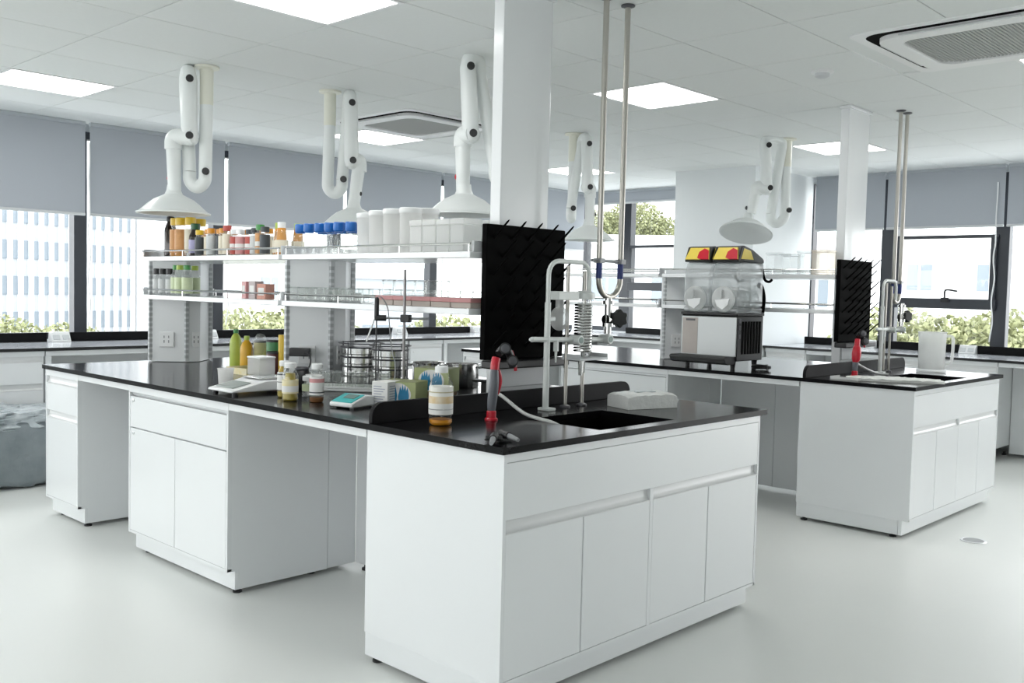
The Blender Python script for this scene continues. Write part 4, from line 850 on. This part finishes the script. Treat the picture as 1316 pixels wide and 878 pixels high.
# hose nozzles at the corner, tissue pack
def nozzle(loc, rz, label):
    t = thing('hose_nozzle', label, 'nozzle', loc, rz, 'black hose nozzles')
    obj('nozzle_body', MB().cyl((-.02, 0, .018), (.02, 0, .016), .014, .012, 14).cyl((-.004, -.025, .014), (-.004, .025, .014), .008, n=10), BLACK, t)
    obj('nozzle_tip', MB().tube([(.018, 0, .016), (.03, 0, .014), (.068, 0, .009)], [.009, .009, .006], 12), GREY, t)
    obj('wing', MB().box((-.018, -.03, .006), (.0, -.012, .012)).box((-.018, .012, .006), (.0, .03, .012)), BLACK, t, bevel=.002); return t
nozzle((-.085, .045, .8505), R(-52), 'black hose nozzle with pale tip pointing at the worktop edge'); nozzle((-.105, .115, .8505), R(-8), 'black hose nozzle lying aslant beside its twin')
def pack(loc, rz, label):
    t = thing('tissue_pack', label, 'tissue pack', loc, rz)
    m = MB(); nx, ny = 12, 8; L, W_, Hh = .125, .075, .064; rnd = random.Random(3)
    top = [[(-L+2*L*i/nx, -W_+2*W_*j/ny, Hh*(1-.25*(abs(i/nx*2-1)**6+abs(j/ny*2-1)**6)/2)+rnd.uniform(-.003, .003)) for j in range(ny+1)] for i in range(nx+1)]
    for i in range(nx+1):
        for j in range(ny+1): m.v.append(top[i][j])
    for i in range(nx+1):
        for j in range(ny+1): m.v.append((top[i][j][0], top[i][j][1], .001))
    I = lambda i, j, k=0: k*(nx+1)*(ny+1)+i*(ny+1)+j
    for i in range(nx):
        for j in range(ny): m.f += [(I(i, j), I(i+1, j), I(i+1, j+1), I(i, j+1)), (I(i, j, 1), I(i, j+1, 1), I(i+1, j+1, 1), I(i+1, j, 1))]
    for i in range(nx): m.f += [(I(i, 0, 1), I(i+1, 0, 1), I(i+1, 0), I(i, 0)), (I(i+1, ny, 1), I(i, ny, 1), I(i, ny), I(i+1, ny))]
    for j in range(ny): m.f += [(I(0, j+1, 1), I(0, j, 1), I(0, j), I(0, j+1)), (I(nx, j, 1), I(nx, j+1, 1), I(nx, j+1), I(nx, j))]
    obj('wrapper', m, mat('white film wrapper', (.78, .79, .77), .3, bump=.5, bscale=40, noise=.04), t)
    obj('end_fold', MB().prism([(-.06, .012), (.06, .012), (.075, .035), (0, .05), (-.075, .035)], .124, .135, 'x'), MATS['white film wrapper'], t, bevel=.003)
    obj('opening_flap', MB().box((-.05, -.025, .064), (.05, .03, .068)), mat('pale grey flap', (.6, .64, .66), .4), t, bevel=.001); return t
pack((-.37, 1.215, .85), R(72), 'white film wrapped tissue pack beside the sink')

# ------------------------------------------------------------------ things on the slush machine bench
t = thing('slush_machine', 'twin bowl slush machine with red and yellow lids on the second bench', 'drinks machine', (-1.385, 3.49, .85)); fx, bx = -.16, .17
obj('base_housing', MB().box((-.21, -.155, .055), (.21, .17, .345)), BLACK, t, bevel=.006)
obj('front_panel', MB().box((-.205, -.162, .085), (.205, -.154, .335)), mat('satin steel panel', (.50, .52, .52), .35, .6, noise=.05, nscale=4), t, bevel=.002)
obj('inset_panel', MB().box((-.195, -.1635, .09), (-.08, -.161, .325)), mat('tan reflection free panel', (.42, .38, .35), .4, .3, noise=.15, nscale=12), t, smooth=False)
obj('rating_plate', MB().box((-.17, -.1645, .305), (-.10, -.1632, .318)), DGREY, t, smooth=False)
vm = MB()
for k in range(7): vm.box((.209, -.10+.036*k, .10), (.213, -.08+.036*k, .31))
obj('side_vents', vm, BLACKM, t, smooth=False)
for z in (.20, .255, .30): obj('switch', MB().box((.208, -.145, z), (.216, -.12, z+.028)), DGREY, t, bevel=.003)
obj('drip_tray', MB().prism([(-.155, .05), (-.155, .085), (-.27, .085), (-.285, .075), (-.27, .045), (-.24, .035), (-.17, .035)], -.215, .2, 'x'), BLACK, t, bevel=.004)
for x in (-.17, .17):
    for y in (-.13, .14): obj('foot', MB().tube([(x, y, 0), (x, y, .01), (x, y, .056)], [.015, .015, .02], 12), BLACK, t)
obj('bowl_deck', MB().box((-.212, -.165, .345), (.212, .18, .362)), BLACK, t, bevel=.004)
LIDY = mat('yellow lid print', (.80, .62, .10), .35, noise=.1); 
for s, cx in (('a', -.106), ('b', .106)):
    bw = .098
    b = obj('bowl', MB().box((cx-bw, -.15, .364), (cx+bw, .165, .40)).prism([(-.15, .40), (.165, .40), (.165, .69), (-.12, .69), (-.15, .62)], cx-bw, cx+bw, 'x'), BOWL, t, bevel=.012)
    obj('bowl_drum', MB().lathe([(.078, 0), (.082, .006), (.082, .30), (.078, .31)], (cx, -.165, .45), 28, (0, 1, 0)), CLEARP, b)
    obj('drum_face', MB().lathe([(.083, 0), (.083, .008), (.074, .012), (.070, .012)], (cx, -.162, .45), 28, (0, -1, 0)), MILKY, b)
    obj('auger_blade', MB().prism([(cx-.055, .445), (cx+.05, .455), (cx+.04, .415), (cx, .385), (cx-.04, .405)], -.178, -.168, 'y').prism([(cx-.01, .44), (cx+.01, .44), (cx+.008, .51), (cx-.012, .51)], -.174, -.166, 'y'), WPL, b)
    hx = [(cx+.06*math.cos(2*math.pi*k/14), -.13+.27*k/56, .45+.06*math.sin(2*math.pi*k/14)) for k in range(57)]
    obj('auger_spiral', MB().tube(hx, .008, 6), MILKY, b)
    lid = obj('lid', MB().prism([(-.155, .69), (.17, .69), (.17, .712), (.15, .725), (.02, .775), (-.08, .795), (-.115, .79), (-.15, .71)], cx-bw, cx+bw-.004, 'x'), BLACK, t, bevel=.006)
    obj('lid_print', MB().prism([(cx-.09, .703), (cx+.09, .703), (cx+.07, .785), (cx-.07, .785)], -.012, .0, 'y').rot(R(-23), 'X', (cx, 0, .703)).move((0, -.149, 0)), LIDY, lid, smooth=False)
    obj('lid_flash', MB().prism([(cx+.0, .712), (cx+.025, .703), (cx+.088, .703), (cx+.074, .765), (cx+.04, .78), (cx+.006, .755)], -.0135, -.0002, 'y').rot(R(-23), 'X', (cx, 0, .703)).move((0, -.1495, 0)), RED, lid, smooth=False)
    obj('lid_side_print', MB().prism([(-.125, .709), (.03, .709), (-.01, .765), (-.09, .778)], cx+bw-.004, cx+bw-.002, 'x'), LIDY, lid, smooth=False)
    obj('tap_handle', MB().tube(smoothpath([(cx+.06, .16, .69), (cx+.07, .19, .66), (cx+.075, .205, .60), (cx+.085, .215, .575), (cx+.10, .24, .57), (cx+.105, .26, .585)], 2), .009, 8), BLACKM, t)
    obj('tap', MB().tube(smoothpath([(cx+.06, .165, .55), (cx+.07, .19, .54), (cx+.08, .205, .47), (cx+.08, .20, .41), (cx+.08, .19, .365)], 2), .016, 10), BLACKM, t)
t = thing('power_cable', 'coiled black power cable lying beside the slush machine', 'cable', (-1.11, 3.52, .85))
cp = [(.05*math.cos(2*math.pi*k/16)*(1+.1*math.sin(k)), .05*math.sin(2*math.pi*k/16)*(1+.1*math.cos(k)), .005+.0006*k) for k in range(50)]
obj('cable_loop', MB().tube(cp, .005, 6), BLACK, t); obj('plug', MB().box((.04, -.012, .01), (.075, .012, .03)), BLACK, t, bevel=.003)
t = thing('plastic_jug', 'tall milky plastic jug with handle standing behind the second sink', 'jug', (-.36, 4.42, .85), R(40))
obj('jug_wall', MB().lathe([(.088, .0), (.092, .005), (.092, .018), (.08, .022), (.085, .26), (.092, .268), (.088, .266), (.081, .25), (.076, .026), (.001, .024)], (0, 0, 0), 36), MILKY, t)
obj('jug_handle', MB().tube(smoothpath([(.083, 0, .24), (.125, 0, .245), (.135, 0, .22), (.132, 0, .09), (.12, 0, .065), (.08, 0, .06)], 2), .010, 10), MILKY, t)
obj('spout', MB().prism([(-.02, .0), (.02, .0), (0, -.03)], .235, .266).rot(R(90)).move((-.086, 0, 0)), MILKY, t)
t = thing('foam_sheet', 'crumpled white foam sheet lying flat before the second sink', 'packing sheet', (-.235, 3.50, .851), R(28))
m = MB(); nx, ny = 22, 10; rnd = random.Random(5)
P = []
for i in range(nx+1):
    for j in range(ny+1):
        u, v = i/nx*2-1, j/ny*2-1
        P.append((u*.26+rnd.uniform(-.004, .004), v*.10*(1-.25*u*u)+rnd.uniform(-.004, .004), .010+.010*(1-u*u)*(1-v*v)+rnd.uniform(0, .008)))
m.v = P+[(p[0], p[1], 0) for p in P]; I = lambda i, j, k=0: k*(nx+1)*(ny+1)+i*(ny+1)+j
for i in range(nx):
    for j in range(ny): m.f += [(I(i, j), I(i+1, j), I(i+1, j+1), I(i, j+1)), (I(i, j, 1), I(i, j+1, 1), I(i+1, j+1, 1), I(i+1, j, 1))]
for i in range(nx): m.f += [(I(i, 0, 1), I(i+1, 0, 1), I(i+1, 0), I(i, 0)), (I(i+1, ny, 1), I(i, ny, 1), I(i, ny), I(i+1, ny))]
for j in range(ny): m.f += [(I(0, j+1, 1), I(0, j, 1), I(0, j), I(0, j+1)), (I(nx, j, 1), I(nx, j+1, 1), I(nx, j+1), I(nx, j))]
obj('sheet', m, mat('white foam', (.80, .81, .78), .5, bump=.6, bscale=50, noise=.06), t)
tag(obj('shallow_dish', MB().box((-.53, 3.30, .8505), (-.36, 3.42, .853)).box((-.53, 3.30, .853), (-.525, 3.42, .868)).box((-.365, 3.30, .853), (-.36, 3.42, .868)).box((-.525, 3.30, .853), (-.365, 3.305, .868)), MILKY), 'clear shallow plastic dish lying between the upstand and the foam sheet', 'dish')
# containers on the second rack
for i, (x, w_, h, m_) in enumerate(((-1.17, .06, .13, CLEARP), (-1.06, .05, .12, CLEARP), (-.955, .05, .14, CLEARP), (-.85, .055, .145, glass('pale amber plastic', (.98, .95, .9), .8, .3, (.9, .82, .72))))):
    t = thing('storage_box', ['clear storage box closest to the slush machine lids', 'clear storage box, second from the slush machine', 'clear storage box, third from the slush machine', 'pale amber storage box beside the drying board'][i], 'box', (x, 3.82, Z1+.0005), 0, 'clear storage boxes on the second rack')
    obj('box_body', MB().box((-w_, -.06, 0), (w_, .06, h)), m_, t, bevel=.006); obj('box_lid', MB().box((-w_-.003, -.063, h), (w_+.003, .063, h+.012)), m_, t, bevel=.004)

# ------------------------------------------------------------------ on the floor
t = thing('floor_drain', 'round grey floor drain cover near the second bench', 'drain', (.235, 3.525, 0))
obj('drain_ring', MB().lathe([(.068, .0005), (.066, .004), (.056, .004), (.055, .002)], (0, 0, 0), 32), ALU, t); obj('drain_cover', MB().lathe([(.054, .0005), (.053, .0035), (.001, .0035)], (0, 0, 0), 32), GREY, t)
t = thing('wrapped_bag', 'bulky grey bundle wrapped in clear plastic film on the floor', 'bundle', (-4.62, -.10, 0))
def lump(sx_, sy_, sz, seed, amp, fine, pw=4):
    n = 84; mm = 42; m = MB(); o_ = Vector((seed*3.1, seed*1.7, 0))
    for k in range(mm+1):
        for j in range(n):
            th = math.pi*k/mm; p = 2*math.pi*j/n
            d = Vector((math.sin(th)*math.cos(p), math.sin(th)*math.sin(p), math.cos(th)))
            q = (abs(d.x)**pw+abs(d.y)**pw+abs(d.z)**pw)**(-1/pw)
            P = Vector((d.x*sx_, d.y*sy_, d.z*sz))*q
            q *= 1+amp*mnoise.noise(P*5+o_)+fine*(abs(mnoise.noise(P*17+o_))+.6*abs(mnoise.noise(P*38+o_))-.4)
            m.v.append((d.x*q*sx_, d.y*q*sy_, max(-.97*sz, d.z*q*sz)+sz))
    for k in range(mm):
        for j in range(n): a = k*n; m.f.append((a+j, a+n+j, a+n+(j+1) % n, a+(j+1) % n))
    return m
FILM = mat('grey bundle in film', (.13, .155, .17), .3, bump=.7, bscale=22, noise=.5, nscale=7, col2=(.30, .34, .36))
CRUMP = mat('crumpled clear film', (.66, .70, .72), .2, bump=1.0, bscale=26, nscale=18, col2=(.28, .33, .36))
obj('bundle', lump(.27, .64, .215, 2, .10, .06, 7), FILM, t)
obj('film_top', lump(.275, .65, .075, 4, .25, .30, 5).move((0, 0, .345)), CRUMP, t)
obj('film_fold', lump(.04, .09, .17, 9, .3, .4, 4).move((.25, -.25, .02)), CRUMP, t)

# ------------------------------------------------------------------ outside
struct('ground_outside', MB().box((-90, 20, -9.2), (90, 120, -9)).box((-120, -60, -9.2), (-14, 120, -9.001)), mat('pale paving', (.5, .5, .48), .8, noise=.2, nscale=.5), smooth=False)
EXTW = mat('white facade', (.70, .71, .72), .7, noise=.04, nscale=.6); EXTG = mat('grey blue facade', (.40, .43, .47), .6, noise=.1, nscale=.6); EXTD = mat('dark facade glass', (.22, .26, .30), .4, noise=.3, nscale=.4)
def tower(loc, rz, n, pitch, h, label, plain=0):
    t = thing('office_tower', label, 'building', loc, rz)
    L = n*pitch
    obj('tower_body', MB().box((-plain, 0, 0), (L, 8, h)), EXTW if plain else EXTG, t, smooth=False)
    if plain: obj('facade_panel', MB().box((0, -.05, 0), (L, 0.01, h)), EXTG, t, smooth=False)
    f0 = None; w0 = None
    for i in range(n+1):
        if f0 is None: f0 = obj('fin', MB().box((-.10, -.16, 0), (.10, 0, h)), EXTW, t, smooth=False, loc=(0, 0, 0))
        else: share('fin', f0, t, (i*pitch, 0, 0))
    for i in range(n):
        for k in range(3, 10):
            if w0 is None: w0 = obj('window', MB().box((.10, -.05, .35), (pitch-.10, 0, 1.15)), EXTD, t, smooth=False, loc=(i*pitch, 0, k*1.55))
            else: share('window', w0, t, (i*pitch, 0, k*1.55))
    return t
def face(px_, py_, d):   # helper: a point on the ground at distance d along a bearing from the room
    return (CAM.x+px_*d, CAM.y+py_*d)
# striped tower seen through the first two windows
a = R(90+25)
t1 = tower((-40.87, 9.36, -9), R(110), 20, .53, 30, 'office tower striped with white fins seen past the film wrapped bag', 0)
def block(loc, rz, L, h, D, rows, cols, label, z0=2.0, wz=3.2, ww=1.6, wh=1.4, wall=None):
    t = thing('building', label, 'building', loc, rz)
    obj('walls', MB().box((0, 0, 0), (L, D, h)), wall or EXTW, t, smooth=False); obj('parapet', MB().box((-.25, -.25, h), (L+.25, D+.25, h+.5)), EXTW, t, smooth=False)
    w0 = None
    for r_ in range(rows):
        for c in range(cols):
            p = ((c+.5)*L/cols, 0, z0+r_*wz)
            if w0 is None: w0 = obj('window', MB().box((-ww/2, -.04, 0), (ww/2, .02, wh)), EXTD, t, smooth=False, loc=p)
            else: share('window', w0, t, p)
            fr_ = obj('window_bar', MB().box((p[0]-.04, -.07, p[2]), (p[0]+.04, -.04, p[2]+wh)), EXTW, t, smooth=False)
    return t
block((-44.75, 19.75, -9), R(110), 14, 26, 8, 3, 2, 'tall blank pale building beside the striped tower', 3)
block((-32.4, 22.2, -9), R(50), 4.6, 10.7, 3, 3, 3, 'bluish low building seen over the sieves', 1.2, 3.0, 1.2, 1.5, EXTG)
block((-31.5, 33, -9), R(35), 16, 12.7, 8, 4, 5, 'pale building below the trees seen beside the projecting wall', 1.2, 2.9, 2.0, 1.4)
block((-12.79, 33.75, -9), R(17), 14.1, 12.2, 8, 4, 6, 'pale three storey building seen through the latched window', 1.4, 3.1, .85, .95)
LEAF = mat('tree leaves', (.16, .19, .08), .7, noise=.5, nscale=3, col2=(.34, .34, .19)); BARK = mat('bark', (.16, .12, .09), .8, noise=.3)
def leafmesh(seed, r, h, n):
    rnd = random.Random(seed); m = MB()
    for _ in range(n):
        u = Vector((rnd.gauss(0, 1), rnd.gauss(0, 1), rnd.gauss(0, 1))).normalized()*(rnd.random()**.35)
        c = Vector((u.x*r, u.y*r, u.z*h)); a = Vector((rnd.gauss(0, 1), rnd.gauss(0, 1), rnd.gauss(0, 1))).normalized(); b = a.cross(Vector((rnd.gauss(0, 1), rnd.gauss(0, 1), rnd.gauss(0, 1)))).normalized(); s = rnd.uniform(.05, .11)
        i = len(m.v); m.v += [tuple(c-a*s), tuple(c+b*s*.5), tuple(c+a*s), tuple(c-b*s*.5)]; m.f.append((i, i+1, i+2, i+3))
    return m
LM_ = [leafmesh(k, 1.7, 1.5, 7000) for k in range(3)]; LME = []
def tree(x, y, top, s, label, k):
    t = thing('tree', label, 'tree', (x, y, -9), k*1.3, 'trees outside the windows')
    if len(LME) <= k % 3: cr_ = obj('crown', LM_[k % 3], LEAF, t, smooth=False); LME.append(cr_)
    else: cr_ = bpy.data.objects.new('crown', LME[k % 3].data); COL.objects.link(cr_); cr_.parent = t
    cr_.location = (0, 0, 9+top-1.5*s); cr_.scale = (s, s, s)
    obj('trunk', MB().tube([(0, 0, 0), (.1, 0, 4), (0, .1, 9+top-1.4*s)], [.22, .16, .08], 8), BARK, t)
TREES = [(-27.5, 7.6, .3, 1.0, 'pale tree below the striped tower, seen at the picture edge'), (-26.5, 9.2, .1, .9, 'pale tree below the striped tower, closer to the white fins'),
         (-21, 11.6, .7, 1.0, 'tree seen behind the squeeze bottles'), (-21, 13.6, .8, 1.1, 'tree seen below the pink cartons'), (-19.5, 17.6, .55, 1.1, 'tree seen between the clamp arm and the drying board'), (-18, 18.6, .6, 1.0, 'tree seen beside the drying board'),
         (-42, 53, 7.4, 1.3, 'tree rising over the pale roof beside the projecting wall'), (-40.2, 55, 8.2, 1.4, 'taller tree rising over the pale roof beside the projecting wall'), (-38.5, 56.5, 7.0, 1.3, 'lower tree rising over the pale roof beside the projecting wall'),
         (-7.6, 22, 1.15, 1.1, 'yellow green tree behind the tap stand'), (-6.2, 22, 1.0, 1.1, 'yellow green tree behind the plastic jug'), (-5.0, 22.5, 1.2, 1.1, 'yellow green tree under the window latch'), (-3.7, 22, .95, 1.1, 'yellow green tree beside the bead cord'), (-2.4, 22, 1.15, 1.1, 'yellow green tree at the edge of the short window wall'), (-1.2, 22.3, 1.0, 1.1, 'yellow green tree beyond the outermost short wall window')]
for k, (x, y, top, s, l) in enumerate(TREES): tree(x, y, top, s, l, k)
